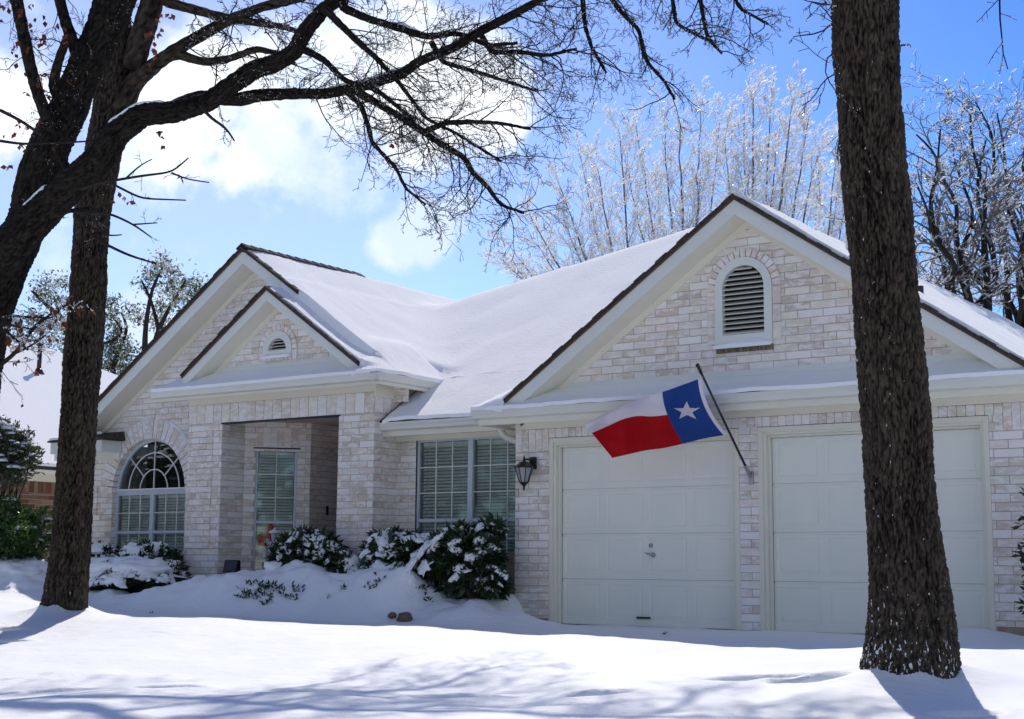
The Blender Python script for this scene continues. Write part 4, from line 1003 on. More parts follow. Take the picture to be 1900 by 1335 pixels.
# holly at the right edge of the picture
hc = MB(); sw = MB(); root = thing('holly_bush', (6.05, -.75, gz(6.05, -.75)), 'low dark leafy bush at the right end of the garage wall', 'shrub')
C, D = [], []
for _ in range(150):
    z = .25+NR.rand()*1.15; a = NR.rand()*6.28; rr = .25*(.5+.5*NR.rand())*(1.1 if z < 1.2 else .8); p = np.array([6.13+rr*math.cos(a), -.75+rr*math.sin(a), z])
    for _ in range(9): C.append(p+NR.normal(size=3)*.02); D.append([math.cos(a)+NR.normal()*.7, math.sin(a)+NR.normal()*.7, NR.normal()*.5])
    if NR.rand() < .12: snow_blob(sw, p+np.array([0, 0, .03]), (.05, .05, .02), seed=z, seg=8, rings=4)
leaves(hc, C, .075, np.array(D)); hc.build('foliage', 'rhodo_leaf', root); sw.build('snow', 'shrub_snow', root, smooth=True)
m = MB(); tube(m, [(6.13, -.75, 0), (6.15, -.75, .7), (6.13, -.75, 1.3)], [.03, .02, .01], 6); m.build('stems', 'stem', root)

# ------------------------------------------------------------------ small things on the ground
def on_ground(x_, y_):
    d = vray(x_, y_); t = 5.
    while t < 60:
        q = CAM+d*t
        if q[2] < gz(q[0], q[1]): break
        t += .03
    return q
def rock(q, r, label, seed):
    V = []; Fc = []; seg, rings = 12, 8
    for i in range(rings+1):
        a = math.pi*i/rings
        for j in range(seg):
            b = 2*math.pi*j/seg; d = Vector((math.sin(a)*math.cos(b), math.sin(a)*math.sin(b), math.cos(a))); k = .8+.5*mnoise.noise(d*1.6+Vector((seed, 0, 0)))
            V.append((q[0]+r[0]*d.x*k, q[1]+r[1]*d.y*k, q[2]+r[2]*d.z*k))
    for i in range(rings):
        for j in range(seg): k = (j+1) % seg; Fc.append((i*seg+j, (i+1)*seg+j, (i+1)*seg+k, i*seg+k))
    mb = MB(); mb.add(V, Fc); props(mb.build('rock', 'rock', loc=q), label, 'rock', 'edging rocks in the snow')
q = on_ground(751, 1152); rock(q+np.array([0, 0, .03]), (.13, .09, .075), 'larger brown edging rock, right of the pair in the snow below the bed', 3.3)
q = on_ground(728, 1148); rock(q+np.array([0, 0, .035]), (.07, .06, .045), 'smaller brown edging rock, left of the pair in the snow below the bed', 8.1)
for x_, y_, s_, lab in [(1229, 1178, .05, 'curled brown leaf on shaded driveway snow before the left garage door'), (1102, 1152, .02, 'tiny dark leaf scrap on the snow near the garage casing'),
                        (278, 1139, .022, 'left of two tiny dark leaf scraps beside the near-left trunk shadow'), (283, 1139, .022, 'right of two tiny dark leaf scraps beside the near-left trunk shadow')]:
    q = on_ground(x_, y_); mb = MB(); leaves(mb, [q+np.array([0, 0, .008])]*2, s_*1.5, np.array([[1, .2, .35], [.6, -.4, .5]]), ratio=.7)
    props(mb.build('fallen_leaf', 'dead_leaf', loc=q), lab, 'leaf', 'fallen leaves on the snow')
# spotlight / box by the entry, lantern on a stake with a bow
fb = thing('ground_light', (-5.35, .12, .52), 'black box-shaped flood light on the entry slab', 'light')
m = MB(); c = np.array([-5.35, -.05, .66]); m.hexa([c+np.array(v) for v in ((-.13, -.06, -.10), (.13, -.06, -.10), (.13, .05, -.10), (-.13, .05, -.10), (-.13, -.02, .08), (.13, -.02, .08), (.11, .06, .07), (-.11, .06, .07))]); m.build('housing', 'black_metal', fb, bevel=.01)
m = MB(); tube(m, [c+np.array([0, .02, -.1]), c+np.array([0, .02, -.2])], .02, 8); m.build('foot', 'black_metal', fb)
sx, sy = -4.30, -.3
ln = thing('stake_lantern', (sx, sy, gz(sx, sy)), 'small grey stake lantern with a plaid bow before the entry window', 'lantern')
m = MB(); tube(m, [(sx, sy, gz(sx, sy)-.1), (sx, sy, 1.05)], .010, 8); m.build('stake', 'aluminium', ln)
m = MB(); lathe(m, (sx, sy, 0), [(0, 1.185), (.008, 1.17), (.02, 1.15), (.06, 1.13), (.082, 1.11), (.08, 1.105), (0, 1.105)], 14); m.build('cap', 'aluminium', ln, smooth=True)
m = MB(); lathe(m, (sx, sy, 0), [(.045, 1.103), (.04, 1.0), (.02, .985), (0, .985)], 12); m.build('glass_shade', 'lamp_glass', ln, smooth=True)
m = MB()
for sgn in (-1, 1):
    for k in range(3):
        ball(m, (sx+sgn*(.045+.012*k), sy-.05, .98+.02*(k-1)), (.045, .015, .028), 10, 6)
    m.hexa([(sx+sgn*.0, sy-.06, .96), (sx+sgn*.04, sy-.06, .96), (sx+sgn*.06, sy-.055, .80), (sx+sgn*.01, sy-.055, .79), (sx+sgn*.0, sy-.055, .96), (sx+sgn*.04, sy-.055, .96), (sx+sgn*.06, sy-.05, .80), (sx+sgn*.01, sy-.05, .79)])
ball(m, (sx, sy-.06, .97), (.022, .02, .022), 8, 6); m.build('bow', 'plaid', ln)

# ------------------------------------------------------------------ near trees
def resample(P, step):
    P = np.asarray(P, float); d = np.r_[0, np.cumsum(np.linalg.norm(np.diff(P[:, :3], axis=0), axis=1))]; n = max(3, int(d[-1]/step)+1)
    t = np.linspace(0, d[-1], n)
    Q = np.stack([np.interp(t, d, P[:, k]) for k in range(P.shape[1])], 1)
    for _ in range(3): Q[1:-1] = (Q[:-2]+2*Q[1:-1]+Q[2:])/4
    return Q
def path(pts, depth):
    """pts = (x, y, width in photo px[, metres nearer or farther]) -> world points with radius"""
    o = []
    for p in pts:
        dz = depth+(p[3] if len(p) > 3 else 0); w = px(p[0], p[1], dz); o.append([*w, p[2]*dz/FPX/2])
    return np.array(o)
LEAN = 'none'
def bark_tube(name, P, parent, step=.03, sides=64, amp=.012, snowy=None, freq=1., loc=None):
    Q = resample(P, step); C = Q[:, :3]; R = Q[:, 3]; n = len(C)
    T = np.gradient(C, axis=0); T /= np.linalg.norm(T, axis=1)[:, None]; ref = np.array([.2, 1, .1]); A = np.cross(T, ref); A /= np.linalg.norm(A, axis=1)[:, None]; B = np.cross(T, A)
    arc = np.r_[0, np.cumsum(np.linalg.norm(np.diff(C, axis=0), axis=1))]
    V = np.zeros((n, sides, 3)); cr = np.zeros((n, sides)); sn = np.zeros((n, sides))
    th = np.arange(sides)*2*math.pi/sides
    ii = []
    for i in range(n):
        for j in range(sides):
            r = R[i]; ct, s2 = math.cos(th[j]), math.sin(th[j])
            q = Vector((ct*r*60*freq, s2*r*60*freq, arc[i]*10.0*freq))
            # furrowed plates: ridged noise, long along the trunk
            w = mnoise.noise(Vector((ct*r*9, s2*r*9, arc[i]*3)))*.9
            a = abs(mnoise.noise(q+Vector((w, w, w))))*3.2; b_ = abs(mnoise.noise(Vector((q.x*1.9, q.y*1.9, q.z*2.6))+Vector((9, 2, 5+w))))*2.6
            k = min(1, a)*(.45+.55*min(1, b_)); big_ = mnoise.noise(Vector((ct*1.3, s2*1.3, arc[i]*1.1)))+.5*mnoise.noise(Vector((ct*3.3, s2*3.3, arc[i]*2.3)))
            h = k*1.25; cr[i, j] = 1.25*k+.5*mnoise.noise(q*4)+.25*big_
            V[i, j] = C[i]+(A[i]*ct+B[i]*s2)*(r*(1+.07*big_)+amp*(h-.4))
            sn[i, j] = snowy(arc[i]/arc[-1], th[j]) if snowy else 0
    F = []
    for i in range(n-1):
        for j in range(sides): k = (j+1) % sides; F.append((i*sides+j, i*sides+k, (i+1)*sides+k, (i+1)*sides+j))
    F.append(tuple(range(sides))); F.append(tuple((n-1)*sides+j for j in range(sides)))
    mb = MB(); mb.add(V.reshape(-1, 3), F)
    return mb.build(name, 'shaded_bark' if parent is not None and parent.name == LEAN else 'bark', parent, smooth=True, attrs={'crack': cr.ravel(), 'snowy': sn.ravel()}), Q
def limb_snow(par, Q, thr=-.1, seed=0, lo=0., hi=1.):
    """ragged strips of snow lying along the upper side of a limb"""
    C = Q[:, :3]; R = Q[:, 3]; n = len(C); T = np.gradient(C, axis=0); T /= np.linalg.norm(T, axis=1)[:, None]
    S = np.cross(T, [0, 0, 1]); S /= np.linalg.norm(S, axis=1)[:, None]+1e-9; U = np.cross(S, T); arc = np.r_[0, np.cumsum(np.linalg.norm(np.diff(C, axis=0), axis=1))]
    run = []
    def flush():
        if len(run) > 3:
            V = []; F = []; w = 9
            for a, i in enumerate(run):
                taper = min(1, a/2.5, (len(run)-1-a)/2.5)
                wid = (.75+.35*mnoise.noise(Vector((arc[i]*7, seed, 3))))*max(.05, taper)
                for j in range(w):
                    t = (j/(w-1)-.5)*2; ang = t*wid; hh = R[i]*1.03+(.022+.012*mnoise.noise(Vector((arc[i]*9, t, seed))))*max(0, 1-t*t)*taper+.002
                    if j in (0, w-1): hh = R[i]*.9
                    V.append(C[i]+(U[i]*math.cos(ang)+S[i]*math.sin(ang))*hh)
            for a in range(len(run)-1):
                for j in range(w-1): F.append((a*w+j, a*w+j+1, (a+1)*w+j+1, (a+1)*w+j))
            mb = MB(); mb.add(V, F); mb.build('limb_snow', 'roof_snow', par, smooth=True)
        run.clear()
    for i in range(n):
        u = i/(n-1); ok = lo <= u <= hi and mnoise.noise(Vector((arc[i]*2.2, seed*3.1, .5))) > thr and abs(T[i][2]) < .85
        if ok: run.append(i)
        else: flush()
    flush()
class Twigs:
    def __init__(s, seed): s.r = random.Random(seed); s.n = np.random.RandomState(seed); s.mb = MB(); s.tips = []; s.pts = []; s.tipd = []
    def grow(s, p, d, r, L_, level, crook=.35, grav=-.05, kids=(4, 3, 2), ang=(.5, 1.1), shrink=.5, minr=.0022, bias=None, nseg=None):
        n = nseg or max(3, int(5+L_*3)); st = L_/n; P = [np.array(p)]; d = np.array(d, float); d /= np.linalg.norm(d)+1e-9
        for i in range(n):
            d = d+s.n.normal(size=3)*crook*.5+np.array([0, 0, grav]); 
            if bias is not None: d = d+bias*.06
            d /= np.linalg.norm(d); P.append(P[-1]+d*st)
        R = np.linspace(r, max(minr, r*.38), n+1)
        tube(s.mb, P, R, 6 if r > .02 else 4 if r > .006 else 3, False)
        s.pts.extend(P[1:]); s.tips.append(P[-1]); s.tipd.append(d)
        if level <= 0: return
        k = kids[-level] if level <= len(kids) else kids[0]
        for i in range(k):
            t = .18+.8*(i+s.r.random())/k; q = t*n; a = min(n-1, int(q)); pp = P[a]+(P[a+1]-P[a])*(q-a); dd = P[a+1]-P[a]; dd = dd/(np.linalg.norm(dd)+1e-9)
            ax = s.n.normal(size=3); ax = np.cross(dd, ax); ax /= np.linalg.norm(ax)+1e-9; an = s.r.uniform(*ang)
            nd_ = dd*math.cos(an)+ax*math.sin(an)
            s.grow(pp, nd_, max(minr, r*(1-.6*t)*.62), L_*shrink*s.r.uniform(.6, 1.25)*(1.1-.4*t), level-1, crook, grav, kids, ang, shrink, minr, bias)
def spawn(tw, Q, every, L0, r0, level, lo=.1, hi=1., up=0., side=None, **k):
    C = Q[:, :3]; n = len(C); arc = np.r_[0, np.cumsum(np.linalg.norm(np.diff(C, axis=0), axis=1))]; s_ = arc[-1]*lo
    while s_ < arc[-1]*hi:
        i = min(n-2, int(np.searchsorted(arc, s_))); dd = C[min(n-1, i+1)]-C[max(0, i-1)]; dd /= np.linalg.norm(dd)+1e-9
        ax = tw.n.normal(size=3); ax = np.cross(dd, ax); ax /= np.linalg.norm(ax)+1e-9; an = tw.r.uniform(.5, 1.3); d = dd*math.cos(an)+ax*math.sin(an)+np.array([0, 0, up])
        if side is not None: d = d+np.array(side)
        tw.grow(C[i], d, min(r0, Q[i, 3]*.6), L0*tw.r.uniform(.5, 1.3), level, **k); s_ += every*tw.r.uniform(.5, 1.5)
def ice_beads(mb, P, frac, r, seed=0, elong=1.5):
    rs = np.random.RandomState(seed)
    P = np.array(P); P = P[rs.rand(len(P)) < frac]; n = len(P)
    o = np.array([[1, 0, 0], [0, 1, 0], [-1, 0, 0], [0, -1, 0], [0, 0, elong*.6], [0, 0, -elong]], float)
    R = r*(.5+rs.rand(n))
    V = P[:, None, :]+np.array([0, 0, -r*.6])+o[None]*R[:, None, None]; b = (np.arange(n)*6+mb.n)
    mb.v.append(V.reshape(-1, 3)); mb.n += 6*n
    for f in ((0, 1, 4), (1, 2, 4), (2, 3, 4), (3, 0, 4), (1, 0, 5), (2, 1, 5), (3, 2, 5), (0, 3, 5)): mb.f.extend(np.stack([b+f[0], b+f[1], b+f[2]], 1).tolist())

# right-hand foreground trunk
rt_base = np.array([*TREES['right'], gz(*TREES['right'])-.15])
dR = float(np.dot(rt_base-CAM, CF))
TR = thing('tree', rt_base, 'thick dark tree trunk in the right foreground before the second garage door', 'tree')
tp = [(1606, -260, 118), (1606, 0, 118), (1608, 100, 120), (1614, 200, 112), (1620, 300, 113), (1631, 400, 117), (1640, 500, 114), (1646, 600, 115), (1655, 700, 120), (1664, 780, 122), (1670, 880, 123), (1677, 980, 127), (1684, 1075, 138), (1688, 1150, 150), (1688, 1200, 163), (1686, 1245, 178), (1686, 1290, 205), (1686, 1320, 225)]
P = path(tp[::-1], dR+.0)
_, QR = bark_tube('trunk', P, TR, step=.0095, sides=170, amp=.016, snowy=lambda u, t: .22*max(0, 1-u*5.0)**1.5+.075+.03*math.cos(t-.7))
tw = Twigs(21); RT_ = CR
spawn(tw, np.array([[*px(1556, 10, dR-.05), .03], [*px(1556, 30, dR-.05), .03], [*px(1558, 40, dR-.05), .03]]), .12, .30, .008, 2, side=-CR*1.6, crook=.5, kids=(3, 3))
for (x_, y_, dx, dz, L_) in [(1562, 85, -.6, -.9, .55), (1565, 130, -.9, -.3, .35), (1568, 160, -.5, -1.2, .5), (1558, 5, -1, .1, .25), (1672, 85, .8, .2, .06), (1570, 60, -1, .1, .3)]:
    tw.grow(px(x_, y_, dR-.1), CR*dx+np.array([0, 0, dz]), .007, L_, 2, crook=.5, kids=(4, 3), shrink=.45)
# limb above the frame whose twigs hang in at the top right
HB = path([(1620, -330, 60), (1700, -200, 40), (1800, -110, 30), (1950, -70, 22), (2100, -60, 14)], dR-.2)
_, QH = bark_tube('limb', HB, TR, step=.05, sides=20, amp=.008)
spawn(tw, QH, .10, .42, .008, 3, lo=.25, up=-.9, crook=.4, kids=(3, 3, 2), grav=-.04)
tw.grow(px(1850, -90, dR-.2), np.array([.1, 0, -1]), .008, .75, 2, crook=.2, kids=(6, 3), shrink=.25)
tw.mb.build('twigs', 'twig', TR); ib = MB(); ice_beads(ib, tw.pts, .55, .0032, 3); ib.build('ice', 'ice', TR)
# left trunk (farther away)
lb = np.array([*TREES['left'], gz(*TREES['left'])-.15]); dL = float(np.dot(lb-CAM, CF))
TL = thing('tree', lb, 'left dark tree trunk standing in snow before the arched window end of the house', 'tree')
tp = [(205, -160, 50), (208, 0, 58), (214, 100, 62), (207, 200, 64), (188, 300, 62), (171, 400, 63), (168, 460, 62), (165, 530, 65), (160, 600, 64), (153, 680, 67), (147, 757, 63), (139, 874, 66), (134, 990, 69), (126, 1068, 74), (121, 1110, 78), (115, 1150, 86), (112, 1180, 100), (112, 1195, 110)]
_, QL = bark_tube('trunk', path(tp[::-1], dL), TL, step=.016, sides=110, amp=.018, snowy=lambda u, t: .08*max(0, 1-u*9)+.07+.02*math.cos(t-.7), freq=.85)
LT = [('limb', [(222, 210, 40), (250, 150, 34), (290, 118, 26), (331, 90, 24), (380, 62, 21), (424, 38, 19), (483, 14, 17), (552, -2, 15), (620, -25, 12), (720, -40, 8)]),
      ('limb', [(296, 112, 18), (331, 100, 17), (379, 117, 15), (424, 110, 13), (476, 90, 11), (517, 100, 9), (548, 118, 6)]),
      ('limb', [(245, 130, 40), (262, 70, 42), (278, 20, 42), (292, -40, 38), (300, -140, 30)]),
      ('limb', [(286, -20, 22), (296, 0, 18), (345, 14, 17), (414, 33, 15), (465, 41, 13), (527, 50, 10), (570, 66, 7)])]
tl = Twigs(31); pass
for nm, pts in LT:
    _, Q = bark_tube(nm, path(pts, dL-.1), TL, step=.05, sides=22, amp=.010, freq=1.2)
    spawn(tl, Q, .20, .60, .010, 3, lo=.25, up=.0, crook=.45, kids=(4, 3, 2), grav=-.02, minr=.0032)
for pts in [[(300, -140, 30), (420, -260, 24), (620, -330, 18), (860, -380, 12), (1060, -400, 6)], 
            [(420, -260, 16), (560, -240, 12), (740, -180, 8), (900, -170, 5)]]:
    _, Q = bark_tube('limb', path(pts, dL-.3), TL, step=.09, sides=14, amp=.008)
    spawn(tl, Q, .26, .9, .012, 3, lo=.15, crook=.45, kids=(4, 3, 2), grav=-.02, minr=.004)
for (x_, y_, dx, dz) in [(300, -60, -.3, .3), (205, -60, -.8, .1)]:
    tl.grow(px(x_, y_, dL), CR*dx+np.array([0, 0, dz]), .015, 1.0, 3, crook=.4)
tl.mb.build('twigs', 'twig', TL); ib = MB(); ice_beads(ib, tl.pts, .3, .0045, 4); ib.build('ice', 'ice', TL)

# leaning many-limbed oak whose base is just outside the left edge
D0 = 14.6
ob = px(-70, 1240, D0); ob[2] = gz(ob[0], ob[1])-.1
TO = thing('tree', ob, 'leaning oak at the far left whose long snowy limbs reach over the house', 'tree')
LEAN = TO.name
stem1 = [(-75, 1245, 120), (-68, 1100, 100), (-60, 950, 90), (-52, 800, 84), (-40, 690, 80), (-28, 620, 78), (-10, 560, 76), (12, 500, 76), (36, 450, 74), (57, 397, 72), (70, 327, 72), (98, 258, 70), (128, 200, 66), (152, 138, 62), (190, 60, 66), (212, 0, 72), (245, -90, 60), (280, -240, 44)]
stem2 = [(-85, 1200, 95), (-115, 1000, 88), (-135, 800, 86), (-125, 680, 84), (-80, 570, 80), (0, 478, 78), (62, 412, 66), (130, 346, 56), (188, 292, 52), (216, 248, 46), (262, 214, 42), (330, 207, 38), (385, 190, 34), (430, 158, 33), (470, 130, 33), (512, 118, 31), (546, 96, 28), (566, 58, 27), (600, 18, 25), (648, -14, 22), (720, -50, 16)]
_, Q1 = bark_tube('trunk', path(stem1, D0+.5), TO, step=.022, sides=72, amp=.018)
_, Q2 = bark_tube('trunk', path([(a, b, c, -.0015*max(0, a)*0) for a, b, c in stem2], D0-.3), TO, step=.02, sides=60, amp=.014)
LO = [[(322, 205, 34), (345, 192, 30), (380, 180, 26), (440, 185, 25), (480, 177, 23), (550, 174, 20), (600, 175, 19), (669, 162, 18), (745, 138, 17), (779, 113, 17), (841, 90, 16), (886, 61, 16), (945, 31, 15), (1007, -2, 13), (1080, -30, 11), (1180, -50, 9), (1330, -60, 7)],
      [(655, 166, 16), (702, 193, 14), (738, 214, 13), (786, 245, 12), (814, 265, 11), (862, 293, 10), (876, 320, 9), (903, 345, 8), (928, 380, 6), (972, 396, 4)],
      [(786, 245, 10), (827, 228, 9), (869, 226, 8), (930, 229, 6), (985, 240, 4)],
      [(640, -5, 18), (634, 14, 16), (683, 35, 14), (738, 52, 13), (793, 69, 12), (841, 62, 10), (862, 66, 9), (905, 85, 7), (960, 80, 5)],
      [(890, 60, 11), (912, 98, 9), (960, 96, 8), (1015, 104, 6), (1070, 90, 4)],
      [(640, 168, 11), (670, 195, 9), (685, 240, 8), (690, 265, 7), (735, 312, 6), (752, 350, 5), (790, 380, 3)],
      [(800, 78, 10), (820, 115, 8), (905, 140, 7), (935, 150, 5), (1000, 170, 4)],
      [(560, 90, 14), (600, 110, 11), (640, 150, 9), (700, 168, 8), (770, 225, 6)],
      [(600, 14, 14), (648, 62, 12), (700, 110, 9), (745, 160, 7), (790, 220, 6), (850, 250, 5), (930, 300, 4)],
      [(1110, -38, 9), (1150, 20, 8), (1185, 55, 7), (1200, 115, 6), (1232, 150, 5), (1252, 185, 4)],
      [(1078, -30, 9), (1086, 50, 7), (1098, 90, 6), (1125, 135, 4)],
      [(1290, -55, 8), (1312, 70, 6), (1340, 100, 4)], [(1240, -52, 7), (1255, 45, 6), (1310, 75, 4)],
      [(1350, -55, 7), (1370, 15, 5), (1425, 45, 4)],
      [(20, -80, 26), (31, 0, 23), (45, 69, 22), (55, 120, 22), (72, 180, 22), (88, 218, 24), (104, 250, 26)],
      [(106, -60, 22), (111, 0, 20), (120, 35, 20), (136, 80, 22), (150, 120, 24)],
      [(112, 188, 22), (98, 160, 18), (108, 115, 16), (128, 60, 14)], [(105, 280, 14), (124, 310, 15), (140, 338, 15), (158, 352, 15)],
      [(50, 440, 10), (90, 405, 8), (135, 390, 7), (165, 388, 6)]]
to = Twigs(77)
limb_snow(TO, Q2, thr=-.12, seed=1, lo=.30, hi=.93)
for i, pts in enumerate(LO):
    pts = [(a, b, c, (.25*math.sin(i*2.1+k*.5)-.05*i*.3)) for k, (a, b, c) in enumerate(pts)]
    _, Q = bark_tube('limb', path(pts, D0-.3 if i < 14 else D0+.4), TO, step=.03, sides=18 if i else 28, amp=.007, freq=1.4)
    if i < 5: limb_snow(TO, Q, thr=.12, seed=i+4, lo=.05, hi=.9)
    big_ = i in (0,)
    if i < 14: spawn(to, Q, .085 if i in (0, 1, 3, 8) else .09, .62 if i < 9 else .42, .0075, 3, lo=.2 if i in (0, 3) else .12, up=-.12, side=CR*.15, crook=.50, kids=(5, 3, 2) if i < 9 else (4, 3, 2), grav=-.025, shrink=.52, minr=.0021)
    else: spawn(to, Q, .16, .45, .007, 2, lo=.1, crook=.5, kids=(4, 3))
spawn(to, Q2, .14, .45, .007, 3, lo=.76, crook=.5, kids=(4, 3, 2), up=-.1)
spawn(to, Q1, .30, .5, .007, 2, lo=.62, crook=.5, kids=(4, 3))
# sparse straight shoots hanging under the big limb
for pts in [[(150, 352, 8), (179, 341, 6), (262, 327, 5), (320, 320, 4), (350, 293, 2.5)], [(318, 321, 4), (345, 333, 3), (388, 339, 2.4)], [(205, 340, 5), (262, 369, 4), (345, 372, 2.6)],
            [(140, 395, 7), (203, 396, 5), (248, 417, 4), (281, 441, 2.5)], [(248, 417, 3.6), (292, 414, 2.2)], [(138, 392, 6), (178, 405, 5), (192, 440, 4), (226, 436, 2.4)], [(140, 402, 7), (180, 446, 6), (238, 474, 5), (290, 490, 3)],
            [(372, 196, 8), (392, 222, 6), (418, 235, 5), (435, 262, 3)], [(232, 333, 4), (262, 305, 2.8), (282, 296, 2)], [(0, 205, 7), (40, 225, 6), (75, 250, 6)], [(0, 262, 6), (40, 268, 5), (130, 265, 4), (170, 262, 3)]]:
    Q = resample(path(pts, D0-.45), .05); tube(to.mb, Q[:, :3], Q[:, 3], 5, True); to.pts.extend(Q[:, :3])
    for k in range(2): i = NR.randint(1, len(Q)-1); to.grow(Q[i, :3], Q[i, :3]-Q[i-1, :3]+NR.normal(size=3)*.04, .003, .14, 1, kids=(2,), crook=.3)
# low leafy spray at the left edge
sp = Twigs(5); SPL = []
for pts in [[(-30, 700, 12), (5, 675, 9), (30, 655, 8), (60, 610, 7), (85, 590, 6), (130, 562, 4)], [(30, 655, 6), (55, 645, 4), (85, 622, 3)], [(8, 612, 6), (40, 640, 5), (52, 650, 4)], [(-20, 590, 6), (40, 588, 5), (100, 590, 3)], [(-20, 600, 5), (30, 605, 4), (62, 612, 3)]]:
    Q = resample(path(pts, D0-1.5), .05); tube(sp.mb, Q[:, :3], Q[:, 3], 5, True); SPL.append(Q)
    spawn(sp, Q, .07, .25, .0035, 2, lo=.1, crook=.4, kids=(3, 2))
to.mb.add(np.concatenate(sp.mb.v), sp.mb.f)
to.mb.build('twigs', 'twig', TO); ib = MB(); ice_beads(ib, to.pts, .28, .0030, 5); ice_beads(ib, sp.pts, .6, .006, 6); ib.build('ice', 'ice', TO)
# russet leaves still hanging
mb = MB(); C = []; rs = np.random.RandomState(2)
T_ = np.array(sp.tips); C += [t for t in T_ if rs.rand() < .13]
for (x_, y_, n_, s_) in [(85, 60, 22, 26), (20, 85, 9, 16), (40, 245, 16, 22), (60, 225, 8, 14), (75, 140, 10, 16), (300, 30, 10, 10), (290, 65, 12, 12), (286, 100, 8, 9), (298, 252, 10, 8), (95, 60, 9, 12), (335, 330, 2, 2), (17, 304, 2, 4), (222, 365, 5, 7), (238, 370, 4, 6),
                         (70, 690-20, 4, 12), (5, 20, 5, 9), (310, 25, 4, 6), (732, 272, 2, 3), (90, 160, 8, 20), (20, 20, 8, 14), (30, 130, 7, 16), (70, 20, 8, 20), (1530, 5, 2, 3)]:
    for _ in range(max(2, int(n_*.55))): C.append(px(x_+rs.normal()*s_, y_+rs.normal()*s_, D0-.2+rs.normal()*.15))
C = np.array(C); leaves(mb, np.repeat(C, 2, 0), .055, np.tile([[0, 0, -1.]], (len(C)*2, 1)), ratio=.75, fold=.5, jitter=.6)
mb.build('dead_leaves', 'dead_leaf', TO)

# ------------------------------------------------------------------ ice-coated trees behind the house
def ice_shards(mb, P, D, frac, L_, r, lean, seed):
    """clear sleeves of ice round the outer twigs"""
    rs = np.random.RandomState(seed); P = np.array(P); D = np.array(D); k = rs.rand(len(P)) < frac; P = P[k]; D = D[k]; n = len(P)
    D = D/(np.linalg.norm(D, axis=1)[:, None]+1e-9)*.6+lean+rs.normal(size=(n, 3))*.18; D /= np.linalg.norm(D, axis=1)[:, None]
    A = np.cross(D, [0, 1, .2]); A /= np.linalg.norm(A, axis=1)[:, None]+1e-9; B = np.cross(D, A)
    l = (L_*(.4+rs.rand(n)))[:, None]; w = (r*(.6+.8*rs.rand(n)))[:, None]
    V = np.stack([P-D*l*.5, P+A*w, P+B*w, P-A*w, P-B*w, P+D*l*.5], 1).reshape(-1, 3); b = np.arange(n)*6+mb.n; mb.v.append(V); mb.n += 6*n
    for f in ((0, 2, 1), (0, 3, 2), (0, 4, 3), (0, 1, 4), (5, 1, 2), (5, 2, 3), (5, 3, 4), (5, 4, 1)): mb.f.extend(np.stack([b+f[0], b+f[1], b+f[2]], 1).tolist())
def iced_tree(rx, base_y, d, stems, label, seed, fork_z=3.5, ln=1.0):
    b = px(rx, 1080, d); b[2] = gz(b[0], b[1])-.1; root = thing('iced_tree', b, label, 'tree', 'ice-coated trees behind the roof')
    t = Twigs(seed); tr = MB(); fork = px(rx, base_y, d)
    tube(tr, [b, b*.5+fork*.5+np.array([.1, .1, 0]), fork], [.20, .15, .11], 12); tw_all = []; P2, D2 = [], []
    for (x1, y1, r0) in stems:
        end = px(x1, y1+18, d+t.r.uniform(-2.0, 2.0)); mid = fork*.5+end*.5; v = end-fork
        mid = fork+v*.45+np.array([v[0], v[1], 0])*.16-np.array([0, 0, .25]); Pp = np.array([[*fork, r0*.75], [*mid, r0*.42], [*end, .008]]); Q = resample(Pp, .35)
        Q[1:-1, :3] += t.n.normal(size=(len(Q)-2, 3))*.014
        tube(tr, Q[:, :3], Q[:, 3], 7, True)
        u = (v/np.linalg.norm(v))
        C = Q[:, :3]; n = len(C)
        for i in range(1, n):
            for _ in range(2):
                ax = np.cross(u, t.n.normal(size=3)); ax /= np.linalg.norm(ax); an = t.r.uniform(.3, .95); dd = u*math.cos(an)+ax*math.sin(an)+np.array([0, 0, .15])
                frac = i/n; t.grow(C[i], dd, .014*(1.1-frac*.6), ln*(1.45-.85*frac)*t.r.uniform(.6, 1.2), 2, crook=.15, grav=.03, kids=(6, 4), ang=(.3, .9), shrink=.42, minr=.0036)
    tr.build('trunk', 'pale_bark', root, smooth=True)
    t.mb.build('crown', 'frost_twig', root)
    ic = MB(); lean = CR*.75+np.array([0, 0, .30])
    ice_shards(ic, t.tips, t.tipd, .42, .16, .013, lean, seed); k = t.n.rand(len(t.pts)) < .08; pp = np.array(t.pts)[k]; ice_shards(ic, pp, np.tile(lean, (len(pp), 1)), 1., .13, .0085, lean, seed+1)
    ic.build('ice', 'ice', root)
    return root
iced_tree(1195, 640, 31, [(1110, 560, .05), (980, 515, .05), (945, 478, .05), (940, 430, .06), (985, 385, .06), (1040, 330, .07), (1075, 265, .07), (1150, 230, .06), (1000, 440, .05), (1050, 400, .06), (1110, 300, .06)], 'ice-coated bare tree fanning furthest left above the snowy roof slope', 101)
iced_tree(1275, 640, 34, [(1180, 215, .06), (1232, 200, .07), (1262, 215, .08), (1300, 190, .06), (1335, 210, .07), (1215, 300, .05), (1300, 300, .05), (1160, 280, .05)], 'ice-coated bare tree in the middle, its straight stems rising left of the roof peak', 102)
iced_tree(1390, 620, 29, [(1380, 175, .07), (1398, 165, .07), (1430, 185, .07), (1470, 170, .07), (1500, 205, .06), (1345, 240, .05), (1520, 260, .06), (1440, 260, .06), (1390, 300, .06)], 'tallest ice-coated bare tree rising directly behind the garage roof peak', 103)
iced_tree(1490, 640, 36, [(1520, 250, .06), (1555, 245, .06), (1575, 330, .05), (1590, 400, .05), (1640, 330, .05), (1555, 330, .05), (1530, 380, .05)], 'ice-coated bare tree leaning right, just left of the thick foreground trunk', 104)
